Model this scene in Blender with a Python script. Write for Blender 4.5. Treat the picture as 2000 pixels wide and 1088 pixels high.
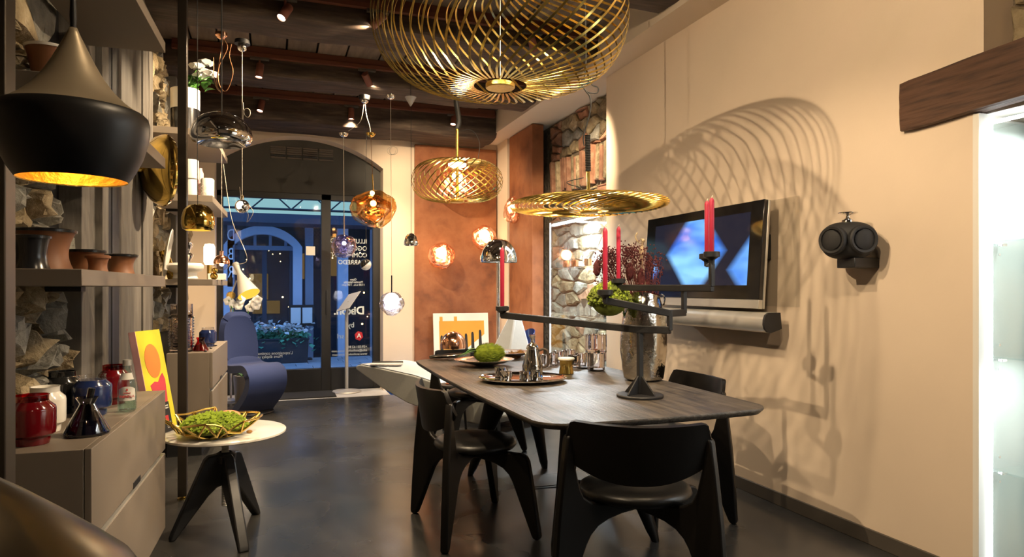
import bpy, bmesh, math, random
from mathutils import Vector, Matrix, noise as mnoise
PI = math.pi
SC = bpy.context.scene
for _o in list(bpy.data.objects): bpy.data.objects.remove(_o)
COL = SC.collection

# ------------------------------------------------------------------ camera
F_PX, HOR, CAMH = 1310.0, 562.0, 1.28
TH = math.radians(19.74)
SN, CS = math.sin(TH), math.cos(TH)
cam_d = bpy.data.cameras.new('camera'); cam = bpy.data.objects.new('camera', cam_d); COL.objects.link(cam)
cam.location = (0, 0, CAMH); cam.rotation_euler = (PI/2, 0, -TH)
cam_d.sensor_fit = 'HORIZONTAL'; cam_d.sensor_width = 36.0; cam_d.lens = 36.0*F_PX/2000.0
cam_d.shift_y = (HOR-544.0)/2000.0
cam_d.clip_start = 0.05; cam_d.clip_end = 200
SC.camera = cam

# ------------------------------------------------------------------ world (dusk sky over the street)
wd = bpy.data.worlds.new('dusk'); SC.world = wd; wd.use_nodes = True
_bg = wd.node_tree.nodes['Background']
_bg.inputs[0].default_value = (0.13, 0.30, 0.72, 1); _bg.inputs[1].default_value = 2.2

# ------------------------------------------------------------------ colour management
SC.view_settings.view_transform = 'Standard'; SC.view_settings.look = 'None'
SC.view_settings.exposure = 0.40; SC.view_settings.gamma = 1.0
SC.view_settings.use_curve_mapping = False
_cy = SC.cycles
_cy.max_bounces = 6; _cy.diffuse_bounces = 3; _cy.glossy_bounces = 4; _cy.transmission_bounces = 4; _cy.transparent_max_bounces = 12
_cy.caustics_reflective = False; _cy.caustics_refractive = False

WARM = (1.0, 0.76, 0.49)
SPOT_W = 1.0     # overall factor of the ceiling spots

# ------------------------------------------------------------------ pixel geometry (2000x1088 frame) used to measure true positions
def D(x, y, d):
    u = (x-1000)/F_PX; v = (HOR-y)/F_PX
    return Vector((d*(SN+u*CS), d*(CS-u*SN), CAMH+d*v))
def onz(x, y, z): return D(x, y, (z-CAMH)*F_PX/(HOR-y))
def onX(x, y, X): return D(x, y, X/(SN+(x-1000)/F_PX*CS))
def onY(x, y, Y): return D(x, y, Y/(CS-(x-1000)/F_PX*SN))
def M_PX(d): return d/F_PX

# ------------------------------------------------------------------ materials
MATS = {}
def _new(name):
    m = bpy.data.materials.new(name); m.use_nodes = True
    nt = m.node_tree; nt.nodes.clear()
    out = nt.nodes.new('ShaderNodeOutputMaterial')
    MATS[name] = m
    return m, nt, out
def _n(nt, t, **k):
    n = nt.nodes.new(t)
    for a, b in k.items(): setattr(n, a, b)
    return n
def _noise(nt, scale, detail=4, rough=.55, stretch=None, coords='Object'):
    tc = _n(nt, 'ShaderNodeTexCoord'); src = tc.outputs[coords]
    if stretch:
        mp = _n(nt, 'ShaderNodeMapping'); mp.inputs['Scale'].default_value = stretch
        nt.links.new(src, mp.inputs[0]); src = mp.outputs[0]
    no = _n(nt, 'ShaderNodeTexNoise'); no.inputs['Scale'].default_value = scale
    no.inputs['Detail'].default_value = detail; no.inputs['Roughness'].default_value = rough
    nt.links.new(src, no.inputs['Vector'])
    return no.outputs['Fac']
def _ramp(nt, fac, stops):
    r = _n(nt, 'ShaderNodeValToRGB'); e = r.color_ramp.elements
    while len(e) < len(stops): e.new(0.5)
    for k, (p, c) in enumerate(stops):
        e[k].position = p; e[k].color = (c[0], c[1], c[2], 1)
    nt.links.new(fac, r.inputs[0]); return r.outputs[0]
def pbr(name, col, rough=.5, metal=0., var=.12, vs=6., bump=0., bs=30., stretch=None, coat=0., spec=.5, stops=None,
        rvar=0., objrand=0., sheen=0., detail=4):
    """principled surface whose colour, gloss and relief come from noise"""
    m, nt, out = _new(name)
    b = _n(nt, 'ShaderNodeBsdfPrincipled')
    f = _noise(nt, vs, detail, stretch=stretch)
    if stops is None:
        stops = [(.25, [c*(1-var) for c in col]), (.75, [min(1, c*(1+var)) for c in col])]
    c = _ramp(nt, f, stops)
    if objrand:
        oi = _n(nt, 'ShaderNodeObjectInfo'); hs = _n(nt, 'ShaderNodeHueSaturation')
        mr = _n(nt, 'ShaderNodeMapRange'); mr.inputs[3].default_value = 1-objrand; mr.inputs[4].default_value = 1+objrand
        nt.links.new(oi.outputs['Random'], mr.inputs[0]); nt.links.new(mr.outputs[0], hs.inputs['Value'])
        nt.links.new(c, hs.inputs['Color']); c = hs.outputs[0]
    nt.links.new(c, b.inputs['Base Color'])
    b.inputs['Roughness'].default_value = rough; b.inputs['Metallic'].default_value = metal
    b.inputs['Specular IOR Level'].default_value = spec
    b.inputs['Coat Weight'].default_value = coat; b.inputs['Coat Roughness'].default_value = .1
    b.inputs['Sheen Weight'].default_value = sheen
    if rvar:
        mr = _n(nt, 'ShaderNodeMapRange'); mr.inputs[3].default_value = max(0, rough-rvar); mr.inputs[4].default_value = rough+rvar
        mr.inputs[1].default_value = .3; mr.inputs[2].default_value = .7
        nt.links.new(_noise(nt, vs*.6, 3), mr.inputs[0]); nt.links.new(mr.outputs[0], b.inputs['Roughness'])
    if bump:
        bn = _n(nt, 'ShaderNodeBump'); bn.inputs['Strength'].default_value = min(1, bump); bn.inputs['Distance'].default_value = .01 if bump < 1 else .03
        nt.links.new(_noise(nt, bs, 5, stretch=stretch), bn.inputs['Height']); nt.links.new(bn.outputs[0], b.inputs['Normal'])
    nt.links.new(b.outputs[0], out.inputs[0])
    return m
def emit(name, col, s):
    m, nt, out = _new(name); e = _n(nt, 'ShaderNodeEmission')
    e.inputs[0].default_value = (*col, 1); e.inputs[1].default_value = s
    nt.links.new(e.outputs[0], out.inputs[0]); return m
def thin(name, tint=(1, 1, 1), gloss=1.0, base=.06, rough=.02, bump=0., bs=8., gcol=None, edge=3.5):
    """thin glass: clear through the middle, mirror-like towards the edges"""
    m, nt, out = _new(name)
    t = _n(nt, 'ShaderNodeBsdfTransparent'); t.inputs[0].default_value = (*tint, 1)
    g = _n(nt, 'ShaderNodeBsdfGlossy'); g.inputs[0].default_value = (*(gcol or (1, 1, 1)), 1); g.inputs['Roughness'].default_value = rough
    lw = _n(nt, 'ShaderNodeLayerWeight'); lw.inputs[0].default_value = .5
    pw = _n(nt, 'ShaderNodeMath', operation='POWER'); pw.inputs[1].default_value = edge
    nt.links.new(lw.outputs['Facing'], pw.inputs[0])
    mt = _n(nt, 'ShaderNodeMath', operation='MULTIPLY_ADD'); mt.inputs[1].default_value = gloss; mt.inputs[2].default_value = base
    mt.use_clamp = True
    nt.links.new(pw.outputs[0], mt.inputs[0])
    mx = _n(nt, 'ShaderNodeMixShader'); nt.links.new(mt.outputs[0], mx.inputs[0])
    nt.links.new(t.outputs[0], mx.inputs[1]); nt.links.new(g.outputs[0], mx.inputs[2])
    if bump:
        bn = _n(nt, 'ShaderNodeBump'); bn.inputs['Strength'].default_value = bump; bn.inputs['Distance'].default_value = .02
        nt.links.new(_noise(nt, bs, 2), bn.inputs['Height'])
        nt.links.new(bn.outputs[0], g.inputs['Normal']); nt.links.new(bn.outputs[0], lw.inputs['Normal'])
    nt.links.new(mx.outputs[0], out.inputs[0]); return m

# room
pbr('plaster', (.76, .62, .475), .85, var=.03, vs=2.2, bump=.05, bs=40)
pbr('plaster_white', (.82, .80, .74), .8, var=.02, vs=3)
pbr('bulkhead_paint', (.74, .62, .48), .8, var=.02, vs=2)
pbr('floor_resin', (.05, .05, .052), .27, var=.3, vs=1.6, rvar=.10, spec=.5, stops=[(.3, (.022, .0215, .0215)), (.7, (.045, .043, .039))], bump=.02, bs=5)
pbr('beam_wood', (.10, .06, .04), .75, stops=[(.3, (.022, .013, .008)), (.55, (.058, .037, .024)), (.8, (.125, .09, .062))], vs=5, stretch=(.6, 4, 4), bump=.6, bs=9)
pbr('plank_wood', (.16, .12, .09), .8, stops=[(.3, (.10, .074, .053)), (.75, (.21, .16, .12))], vs=4, stretch=(4, .5, 4), bump=.3, bs=10, objrand=.25)
pbr('lintel_wood', (.13, .065, .04), .6, stops=[(.3, (.035, .016, .009)), (.5, (.085, .040, .022)), (.8, (.135, .068, .040))], vs=6, stretch=(7, .6, 7), bump=.8, bs=8)
pbr('rail_paint', (.13, .040, .020), .5, var=.1)
pbr('spot_paint', (.20, .070, .045), .45, var=.06)
pbr('rust', (.33, .12, .045), .65, stops=[(.28, (.14, .044, .016)), (.45, (.25, .085, .030)), (.6, (.31, .115, .045)), (.8, (.19, .060, .022))], vs=3.5, rvar=.1, bump=.12, bs=40, detail=8)
pbr('black_steel', (.012, .012, .013), .45, var=.1)
pbr('post_bronze', (.060, .048, .036), .38, metal=.6, var=.1)
pbr('frame_dark', (.018, .018, .020), .4, var=.1)
pbr('fascia_dark', (.055, .052, .044), .6, var=.08, vs=2)
pbr('taupe', (.215, .175, .135), .5, var=.03, vs=2)
pbr('taupe_dark', (.10, .08, .06), .5, var=.03)
pbr('grey_board', (.16, .145, .125), .7, stops=[(.25, (.060, .054, .046)), (.5, (.105, .094, .080)), (.8, (.165, .15, .13))], vs=4, stretch=(3.2, 3.2, .5), bump=.4, bs=10, objrand=.15)
pbr('stone_a', (.33, .27, .18), .9, stops=[(.25, (.12, .09, .050)), (.5, (.34, .265, .155)), (.8, (.54, .45, .30))], vs=9, bump=1., bs=22, objrand=.35, detail=6)
pbr('stone_b', (.30, .30, .27), .9, stops=[(.25, (.12, .115, .10)), (.5, (.29, .28, .24)), (.8, (.46, .43, .36))], vs=8, bump=1., bs=16, objrand=.3, detail=6)
pbr('stone_red', (.40, .20, .12), .9, stops=[(.25, (.18, .085, .05)), (.55, (.38, .19, .115)), (.8, (.50, .34, .22))], vs=10, bump=.9, bs=20, objrand=.3, detail=6)
pbr('mortar', (.17, .135, .095), .95, var=.35, vs=12, bump=1., bs=25)
pbr('strip_stone', (.55, .54, .52), .5, var=.06)
pbr('mat_fibre', (.018, .018, .018), .95, var=.3, vs=80)
pbr('baseboard', (.085, .072, .058), .5, var=.05)
# outside
pbr('pave', (.42, .42, .43), .7, var=.15, vs=7, bump=.2, objrand=.12)
pbr('facade', (.22, .25, .31), .85, var=.08, vs=2)
pbr('facade_trim', (.55, .58, .66), .8, var=.05)
pbr('facade_dark', (.05, .055, .075), .6, var=.1)
pbr('planter', (.03, .03, .034), .6, var=.1)
pbr('leaf_out', (.12, .36, .20), .6, var=.35, vs=20)
pbr('petal_white', (.80, .80, .78), .6, var=.05)
emit('awning_glow', (.42, .78, .86), .55)
emit('warm_bulb', (1, .62, .25), 9)
emit('warm_glow', (1, .60, .24), .10)
# metals
pbr('brass', (.74, .53, .15), .22, metal=1, var=.08, vs=30)
pbr('gold', (.80, .55, .14), .10, metal=1, var=.04)
pbr('gold_matte', (.72, .48, .12), .3, metal=1, var=.08, vs=40, bump=.4, bs=60)
pbr('chrome', (.80, .79, .78), .06, metal=1, var=.02)
pbr('silver', (.86, .84, .80), .20, metal=1, var=.05, bump=.12, bs=14)
pbr('hammered', (.58, .55, .50), .06, metal=1, var=.06, bump=.6, bs=20)
pbr('copper', (.90, .48, .30), .15, metal=1, var=.04)
pbr('alu', (.60, .58, .53), .34, metal=.55, var=.03)
pbr('stand_grey', (.44, .43, .41), .45, metal=.3, var=.03)
pbr('bronze_shade', (.13, .105, .07), .30, metal=.9, var=.05)
pbr('black_shade', (.010, .009, .009), .42, var=.1)
pbr('shade_top', (.50, .41, .28), .36, metal=.6, var=.1)
# furniture
pbr('table_oak', (.10, .085, .065), .42, stops=[(.30, (.035, .030, .025)), (.5, (.078, .064, .049)), (.72, (.14, .114, .085))], vs=5, stretch=(9, .6, 9), bump=.35, bs=12, rvar=.08)
pbr('chair_black', (.0065, .0055, .0048), .40, var=.15, spec=.3)
pbr('leather_black', (.009, .0085, .008), .36, var=.1, spec=.42, bump=.05, bs=90)
pbr('felt_grey', (.52, .53, .48), .95, var=.05, vs=60, sheen=.2)
pbr('felt_light', (.66, .69, .70), .95, var=.03, vs=60, sheen=.2)
pbr('blue_fabric', (.013, .030, .125), .85, var=.10, vs=120, sheen=.15)
pbr('marble', (.80, .76, .68), .22, stops=[(.36, (.52, .45, .36)), (.43, (.80, .76, .68)), (.7, (.86, .83, .77))], vs=3.5, detail=9)
pbr('candelabra_black', (.013, .013, .014), .48, var=.1, bump=.05, bs=60)
pbr('candle_red', (.42, .016, .05), .45, var=.05)
pbr('wick', (.75, .68, .52), .8)
pbr('wax_white', (.82, .78, .68), .6, var=.02)
pbr('ceramic_white', (.80, .77, .70), .35, var=.02)
pbr('ceramic_grey', (.60, .58, .54), .4, var=.05)
pbr('terracotta', (.24, .098, .040), .5, var=.2, vs=10)
pbr('terracotta_light', (.30, .125, .055), .5, var=.15, vs=10)
pbr('glaze_black', (.014, .014, .016), .22, var=.1)
pbr('jar_red', (.13, .003, .006), .10, var=.05, coat=.6)
pbr('jar_black', (.012, .012, .012), .10, coat=.6)
pbr('jar_blue', (.014, .026, .10), .14, coat=.6)
pbr('jar_white', (.78, .75, .68), .18, coat=.4)
pbr('tv_black', (.008, .008, .009), .08, coat=.5)
pbr('speaker_black', (.016, .016, .017), .65, var=.1)
pbr('paper_white', (.82, .79, .72), .7, var=.01)
pbr('paper_yellow', (.78, .70, .02), .6, var=.02)
pbr('paper_pink', (.80, .44, .46), .6, var=.02)
pbr('paper_orange', (.80, .26, .03), .6, var=.02)
pbr('paper_crimson', (.66, .05, .07), .6, var=.02)
pbr('paper_green', (.10, .28, .05), .6)
pbr('paper_ochre', (.70, .34, .035), .6, var=.03)
pbr('paper_black', (.015, .014, .013), .7)
pbr('paper_grey', (.45, .43, .40), .6, var=.3, vs=30)
pbr('moss', (.30, .42, .03), .95, stops=[(.3, (.16, .24, .012)), (.7, (.44, .58, .055))], vs=25)
pbr('moss_dark', (.12, .16, .012), .95, stops=[(.3, (.06, .08, .008)), (.7, (.20, .25, .025))], vs=25)
pbr('burr', (.38, .19, .05), .9, var=.35, vs=30)
pbr('leaf', (.07, .22, .03), .5, var=.3, vs=20)
pbr('dry_red', (.085, .012, .014), .8, var=.3, vs=20)
pbr('dry_stem', (.16, .035, .03), .8, var=.2)
pbr('dry_tan', (.52, .40, .24), .8, var=.15)
pbr('cable_black', (.012, .012, .012), .6)
pbr('cable_clear', (.55, .50, .42), .3)
pbr('cable_copper', (.35, .17, .08), .35, metal=.6)
pbr('label_cream', (.66, .64, .58), .6)
pbr('print_red', (.60, .03, .03), .6)
pbr('print_black', (.02, .02, .02), .6)
pbr('vinyl_white', (.92, .93, .94), .6, var=.01)
pbr('sticker_red', (.62, .015, .03), .5)
pbr('fruit_pink', (.80, .30, .15), .5, stops=[(.3, (.75, .13, .10)), (.7, (.78, .52, .16))], vs=9)
pbr('plastic_white', (.75, .70, .62), .4)
# glass
thin('pane', (.96, .98, .98), gloss=.6, base=.035, edge=4.)
thin('clear_glass', (.96, .96, .96), gloss=.9, base=.06, edge=3., bump=.15, bs=30)
thin('plate_glass', (.93, .93, .92), gloss=.5, base=.04, edge=4.)
thin('pink_glass', (.93, .86, .83), gloss=.9, base=.13, edge=2., bump=.5, bs=18)
thin('red_glass', (.62, .02, .015), gloss=.9, base=.06)
thin('blue_glass', (.12, .13, .22), gloss=1., base=.08)
thin('green_glass', (.84, .95, .92), gloss=.9, base=.05)
thin('shelf_glass', (.94, .98, .98), gloss=.9, base=.06)
thin('melt_gold', (.93, .70, .40), gloss=.6, base=.30, gcol=(1., .78, .48), bump=.35, bs=6)
thin('melt_copper', (1., .90, .82), gloss=.6, base=.22, gcol=(1., .76, .66), bump=.9, bs=9)
thin('melt_smoke', (.66, .62, .80), gloss=.6, base=.40, gcol=(.85, .82, .95), bump=.5, bs=11)
thin('melt_silver', (.85, .85, .90), gloss=.6, base=.35, gcol=(.95, .93, .95), bump=.9, bs=10)
def solidglass(name, col, ior=1.46, rough=.0):
    m, nt, out = _new(name); b = _n(nt, 'ShaderNodeBsdfPrincipled')
    c = _ramp(nt, _noise(nt, 8, 2), [(.3, [x*.97 for x in col]), (.7, col)]); nt.links.new(c, b.inputs['Base Color'])
    b.inputs['Transmission Weight'].default_value = 1.; b.inputs['IOR'].default_value = ior; b.inputs['Roughness'].default_value = rough
    nt.links.new(b.outputs[0], out.inputs[0]); return m
solidglass('cast_glass', (1., .93, .90)); solidglass('crystal', (.98, .98, .98))
emit('bulb', (1, .80, .50), 22)
emit('bulb_soft', (1, .74, .45), 6)
emit('spot_face', (1, .86, .66), 12)
emit('led_cold', (.86, .95, 1.0), 7)
pbr('bud_green', (.20, .27, .012), .9, stops=[(.3, (.11, .16, .006)), (.7, (.28, .36, .02))], vs=25)
emit('led_niche', (.92, .97, 1.0), 7)
emit('led_ball', (1, .98, .95), 7)
emit('gold_glow', (1, .47, .05), 1.1)

# ------------------------------------------------------------------ mesh builder
class MB:
    def __init__(s): s.v = []; s.f = []
    def add(s, vs, fs, M=None):
        o = len(s.v)
        s.v += [(M @ Vector(p)) if M else Vector(p) for p in vs]
        s.f += [tuple(i+o for i in f) for f in fs]; return s
    def box(s, x0, x1, y0, y1, z0, z1, M=None):
        return s.add([(x0, y0, z0), (x1, y0, z0), (x1, y1, z0), (x0, y1, z0), (x0, y0, z1), (x1, y0, z1), (x1, y1, z1), (x0, y1, z1)],
                     [(0, 3, 2, 1), (4, 5, 6, 7), (0, 1, 5, 4), (1, 2, 6, 5), (2, 3, 7, 6), (3, 0, 4, 7)], M)
    def lathe(s, prof, seg=32, M=None, caps=True, sx=1., sy=1.):
        vs = []; fs = []; n = len(prof)
        for r, z in prof:
            for k in range(seg):
                a = 2*PI*k/seg; vs.append((r*math.cos(a)*sx, r*math.sin(a)*sy, z))
        for i in range(n-1):
            for k in range(seg):
                k2 = (k+1) % seg
                fs.append((i*seg+k, i*seg+k2, (i+1)*seg+k2, (i+1)*seg+k))
        if caps:
            if prof[0][0] > 1e-5: fs.append(tuple(range(seg-1, -1, -1)))
            if prof[-1][0] > 1e-5: fs.append(tuple((n-1)*seg+k for k in range(seg)))
        return s.add(vs, fs, M)
    def cyl(s, c, r, h, seg=20, r2=None): 
        return s.lathe([(r, 0), (r if r2 is None else r2, h)], seg, Matrix.Translation(c))
    def tube(s, pts, r, seg=8, caps=True):
        pts = [Vector(p) for p in pts]; n = len(pts)
        rs = r if isinstance(r, (list, tuple)) else [r]*n
        t0 = (pts[1]-pts[0]).normalized()
        up = Vector((0, 0, 1)) if abs(t0.z) < .9 else Vector((1, 0, 0))
        nrm = t0.cross(up).normalized(); vs = []; fs = []
        for i in range(n):
            t = (pts[min(i+1, n-1)]-pts[max(i-1, 0)]).normalized()
            nrm = (nrm-t*nrm.dot(t)).normalized(); bn = t.cross(nrm)
            for k in range(seg):
                a = 2*PI*k/seg; vs.append(pts[i]+(nrm*math.cos(a)+bn*math.sin(a))*rs[i])
        for i in range(n-1):
            for k in range(seg):
                k2 = (k+1) % seg; fs.append((i*seg+k, i*seg+k2, (i+1)*seg+k2, (i+1)*seg+k))
        if caps: fs += [tuple(range(seg-1, -1, -1)), tuple((n-1)*seg+k for k in range(seg))]
        return s.add(vs, fs)
    def sphere(s, c, r, su=20, sv=12, sc=(1, 1, 1), warp=None):
        vs = []; fs = []
        for j in range(sv+1):
            p = PI*j/sv
            for i in range(su):
                a = 2*PI*i/su; q = Vector((math.sin(p)*math.cos(a), math.sin(p)*math.sin(a), math.cos(p)))
                k = warp(q) if warp else 1.
                vs.append(Vector(c)+Vector((q.x*sc[0], q.y*sc[1], q.z*sc[2]))*r*k)
        for j in range(sv):
            for i in range(su):
                i2 = (i+1) % su
                a, b, c2, d = j*su+i, (j+1)*su+i, (j+1)*su+i2, j*su+i2
                if j == 0: fs.append((a, b, c2))
                elif j == sv-1: fs.append((a, b, d))
                else: fs.append((a, b, c2, d))
        return s.add(vs, fs)
    def prism(s, poly, h0, h1, M=None):
        """polygon in local xy, extruded along local z"""
        n = len(poly)
        vs = [(x, y, h0) for x, y in poly]+[(x, y, h1) for x, y in poly]
        fs = [tuple(range(n-1, -1, -1)), tuple(range(n, 2*n))]+[(k, (k+1) % n, n+(k+1) % n, n+k) for k in range(n)]
        return s.add(vs, fs, M)
    def grid(s, fn, nu, nv, thick=0.):
        """sheet p(u,v); thick gives it a back"""
        P = [[Vector(fn(i/nu, j/nv)) for j in range(nv+1)] for i in range(nu+1)]
        def nrm(i, j):
            a = P[min(i+1, nu)][j]-P[max(i-1, 0)][j]; b = P[i][min(j+1, nv)]-P[i][max(j-1, 0)]
            n = a.cross(b); return n.normalized() if n.length > 1e-9 else Vector((0, 0, 1))
        w = nv+1; vs = [P[i][j] for i in range(nu+1) for j in range(w)]
        fs = [(i*w+j, (i+1)*w+j, (i+1)*w+j+1, i*w+j+1) for i in range(nu) for j in range(nv)]
        if thick:
            o = len(vs); vs += [P[i][j]-nrm(i, j)*thick for i in range(nu+1) for j in range(w)]
            fs += [tuple(o+k for k in reversed(f)) for f in fs[:]]
            rim = [(i, 0) for i in range(nu+1)]+[(nu, j) for j in range(1, w)]+[(i, nv) for i in range(nu-1, -1, -1)]+[(0, j) for j in range(nv-1, 0, -1)]
            for k in range(len(rim)):
                a = rim[k]; b = rim[(k+1) % len(rim)]
                ia, ib = a[0]*w+a[1], b[0]*w+b[1]; fs.append((ib, ia, o+ia, o+ib))
        return s.add(vs, fs)
    def build(s, name, mat, parent=None, world=False, bevel=0., smooth=True, angle=38, seg=2, weld=False):
        me = bpy.data.meshes.new(name)
        vs = s.v
        if world and parent is not None:
            inv = XF[parent.name].inverted(); vs = [inv @ p for p in vs]
        me.from_pydata([tuple(p) for p in vs], [], s.f); me.update()
        if weld:
            bm = bmesh.new(); bm.from_mesh(me); bmesh.ops.remove_doubles(bm, verts=bm.verts, dist=1e-5); bm.to_mesh(me); bm.free()
        if smooth:
            me.shade_smooth(); me.set_sharp_from_angle(angle=math.radians(angle))
        me.materials.append(MATS[mat])
        o = bpy.data.objects.new(name, me); COL.objects.link(o)
        if parent is not None: o.parent = parent; XF[o.name] = XF.get(parent.name, Matrix.Identity(4)).copy()
        else: XF[o.name] = Matrix.Identity(4)
        if bevel:
            b = o.modifiers.new('bevel', 'BEVEL'); b.width = bevel; b.segments = seg; b.limit_method = 'ANGLE'; b.angle_limit = math.radians(40)
        return o
XF = {}
def tag(o, label, cat, group=None):
    o['label'] = label; o['category'] = cat
    if group: o['group'] = group
    return o
def thing(name, label, cat, loc=(0, 0, 0), rz=0., group=None):
    o = bpy.data.objects.new(name, None); COL.objects.link(o); o.empty_display_size = .05
    o.location = loc; o.rotation_euler = (0, 0, rz)
    XF[o.name] = Matrix.Translation(loc) @ Matrix.Rotation(rz, 4, 'Z')
    return tag(o, label, cat, group)
def struct(name, mb, mat, parent=None, **k):
    o = mb.build(name, mat, parent, **k)
    if parent is None: o['kind'] = 'structure'
    return o
def share(src, name, parent, M=None):
    """another object with the same mesh"""
    o = bpy.data.objects.new(name, src.data); COL.objects.link(o); o.parent = parent
    if M is not None: o.matrix_local = M
    for md in src.modifiers:
        if md.type == 'BEVEL':
            b = o.modifiers.new('bevel', 'BEVEL'); b.width = md.width; b.segments = md.segments; b.limit_method = 'ANGLE'; b.angle_limit = md.angle_limit
    return o
def copy_thing(root, label, loc, rz=0., group=None, scale=None):
    r = root.copy(); COL.objects.link(r); r.location = loc; r.rotation_euler = (0, 0, rz)
    if scale: r.scale = scale
    r['label'] = label
    if group: r['group'] = group
    XF[r.name] = Matrix.Translation(loc) @ Matrix.Rotation(rz, 4, 'Z')
    for ch in root.children:
        c = ch.copy(); COL.objects.link(c); c.parent = r
        for g in ch.children:
            e = g.copy(); COL.objects.link(e); e.parent = c
    return r
def text(name, body, size, M, mat, parent=None, align='CENTER', ext=.0008, sx=1., bold=0.):
    cu = bpy.data.curves.new(name, 'FONT'); cu.body = body; cu.size = size; cu.align_x = align; cu.align_y = 'CENTER'
    cu.extrude = ext; cu.offset = bold; cu.resolution_u = 3; cu.materials.append(MATS[mat])
    tmp = bpy.data.objects.new(name, cu); me = bpy.data.meshes.new_from_object(tmp); bpy.data.objects.remove(tmp); bpy.data.curves.remove(cu)
    o = bpy.data.objects.new(name, me); COL.objects.link(o)
    if parent is not None:
        o.parent = parent; M = XF[parent.name].inverted() @ M
    o.matrix_local = M
    if sx != 1.: o.scale.x = sx
    return o
def frame(o, xa, ya, za=None):
    xa = Vector(xa).normalized(); ya = Vector(ya); ya = (ya-xa*ya.dot(xa)).normalized(); za = xa.cross(ya)
    m = Matrix((xa, ya, za)).transposed().to_4x4(); m.translation = Vector(o); return m
def smoothpath(pts, n=8):
    """Catmull-Rom through the points"""
    P = [Vector(p) for p in pts]; P = [P[0]*2-P[1]]+P+[P[-1]*2-P[-2]]; out = []
    for i in range(1, len(P)-2):
        for k in range(n):
            t = k/n; a, b, c, d = P[i-1:i+3]
            out.append(.5*((2*b)+(c-a)*t+(2*a-5*b+4*c-d)*t*t+(3*b-a-3*c+d)*t**3))
    out.append(P[-2]); return out
def lamp(name, kind, loc, power, col=WARM, parent=None, aim=None, size=.03, angle=60, blend=.5):
    l = bpy.data.lights.new(name, kind); l.energy = power; l.color = col
    if kind in ('POINT', 'SPOT'): l.shadow_soft_size = size
    if kind == 'SPOT': l.spot_size = math.radians(angle); l.spot_blend = blend
    o = bpy.data.objects.new(name, l); COL.objects.link(o)
    m = Matrix.Translation(loc)
    if aim is not None: m = m @ (Vector(aim)-Vector(loc)).to_track_quat('-Z', 'Y').to_matrix().to_4x4()
    if parent is not None:
        o.parent = parent; m = XF[parent.name].inverted() @ m
    o.matrix_local = m; return o
# ================================================================== THE ROOM
RX, LX, BY, CZ = 2.82, -.86, 8.40, 3.42     # right wall, left wall, back wall, ceiling planks
struct('floor', MB().box(-1.2, 3.4, -2.2, 8.02, -.1, 0), 'floor_resin')
fs_ = struct('trim_1', MB().box(-.62, 1.34, 8.02, 8.62, -.1, .002), 'strip_stone')
tag(MB().box(-.05, .72, 8.07, 8.57, .002, .014).build('door_mat', 'mat_fibre', bevel=.003), 'black fibre door mat in front of the glass door', 'door mat')
struct('wall_right', MB().box(RX, RX+.12, 2.03, 5.36, 0, 3.16).box(RX, RX+.36, -2.2, 2.03, 2.6, 3.16)
       .box(RX, RX+.3, -2.2, .3, 0, 2.6).box(RX+.12, RX+.30, 5.28, 5.36, 0, 3.16), 'plaster')
struct('baseboard_right', MB().box(RX-.014, RX, 2.03, 5.36, 0, .075), 'baseboard', bevel=.002)
struct('ceiling_bulkhead', MB().box(2.57, 3.4, -2.2, 8.4, 3.16, 3.6), 'bulkhead_paint')
struct('wall_front', MB().box(-1.2, 3.4, -2.3, -2.2, -.1, 3.6), 'plaster')
ceil = struct('ceiling', MB().box(-1.2, 3.4, -2.3, 8.75, 3.46, 3.6), 'black_steel')
# ceiling planks
rnd = random.Random(3)
def plank_mesh(w, l): return MB().box(-w/2, w/2, -l/2, l/2, 0, .03)
bands = [(-2.2, -.35), (-.35, 1.0), (1.0, 2.35), (2.35, 3.67), (4.1, 5.05), (5.5, 6.43), (6.88, 7.75)]
for y0, y1 in bands:
    pm = None
    if y0 < 4:
        for k in range(8):
            x = -.72+.45*k
            if pm is None: pm = MB().box(-.222, .222, -(y1-y0)/2, (y1-y0)/2, 0, .03).build('plank', 'plank_wood', ceil); o = pm
            else: o = share(pm, 'plank', ceil)
            o.location = (x, (y0+y1)/2, 3.43)
        continue
    x = -.95
    while x < 2.62:
        w = rnd.choice([.22, .26, .30]); o = MB().box(-w/2+.009, w/2-.009, -(y1-y0)/2, (y1-y0)/2, 0, .03).build('plank', 'plank_wood', ceil, smooth=False)
        o.location = (x+w/2, (y0+y1)/2, 3.42+rnd.uniform(-.006, .006)); x += w
def rough_beam(y0, y1, z0, z1, x0, x1, seed, amp=.018):
    def fn(u, v):
        a = v*2*PI
        x = x0+(x1-x0)*u
        # rounded square section
        c, s_ = math.cos(a-PI*.75), math.sin(a-PI*.75)
        k = 1/max(abs(c), abs(s_)); k = min(k, 1.30)
        y = (y0+y1)/2+c*k*(y1-y0)/2; z = (z0+z1)/2+s_*k*(z1-z0)/2
        q = Vector((x*1.7, y*5, z*5+seed)); y += amp*mnoise.noise(q); z += amp*1.2*mnoise.noise(q+Vector((9, 3, 5)))
        return (x, y, z)
    return MB().grid(fn, 60, 32)
BEAMS = [(5.03, 5.50, 3.20), (6.41, 6.88, 3.19), (7.73, 8.39, 3.09), (3.66, 4.12, 3.20), (2.30, 2.75, 3.20), (.95, 1.4, 3.2)]
for k, (y0, y1, z0) in enumerate(BEAMS):
    o = rough_beam(y0, y1, z0, 3.46, -.92, 2.58, k*7.3).build('ceiling_beam', 'beam_wood', None, angle=50, weld=True)
    o['kind'] = 'structure'
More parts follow.
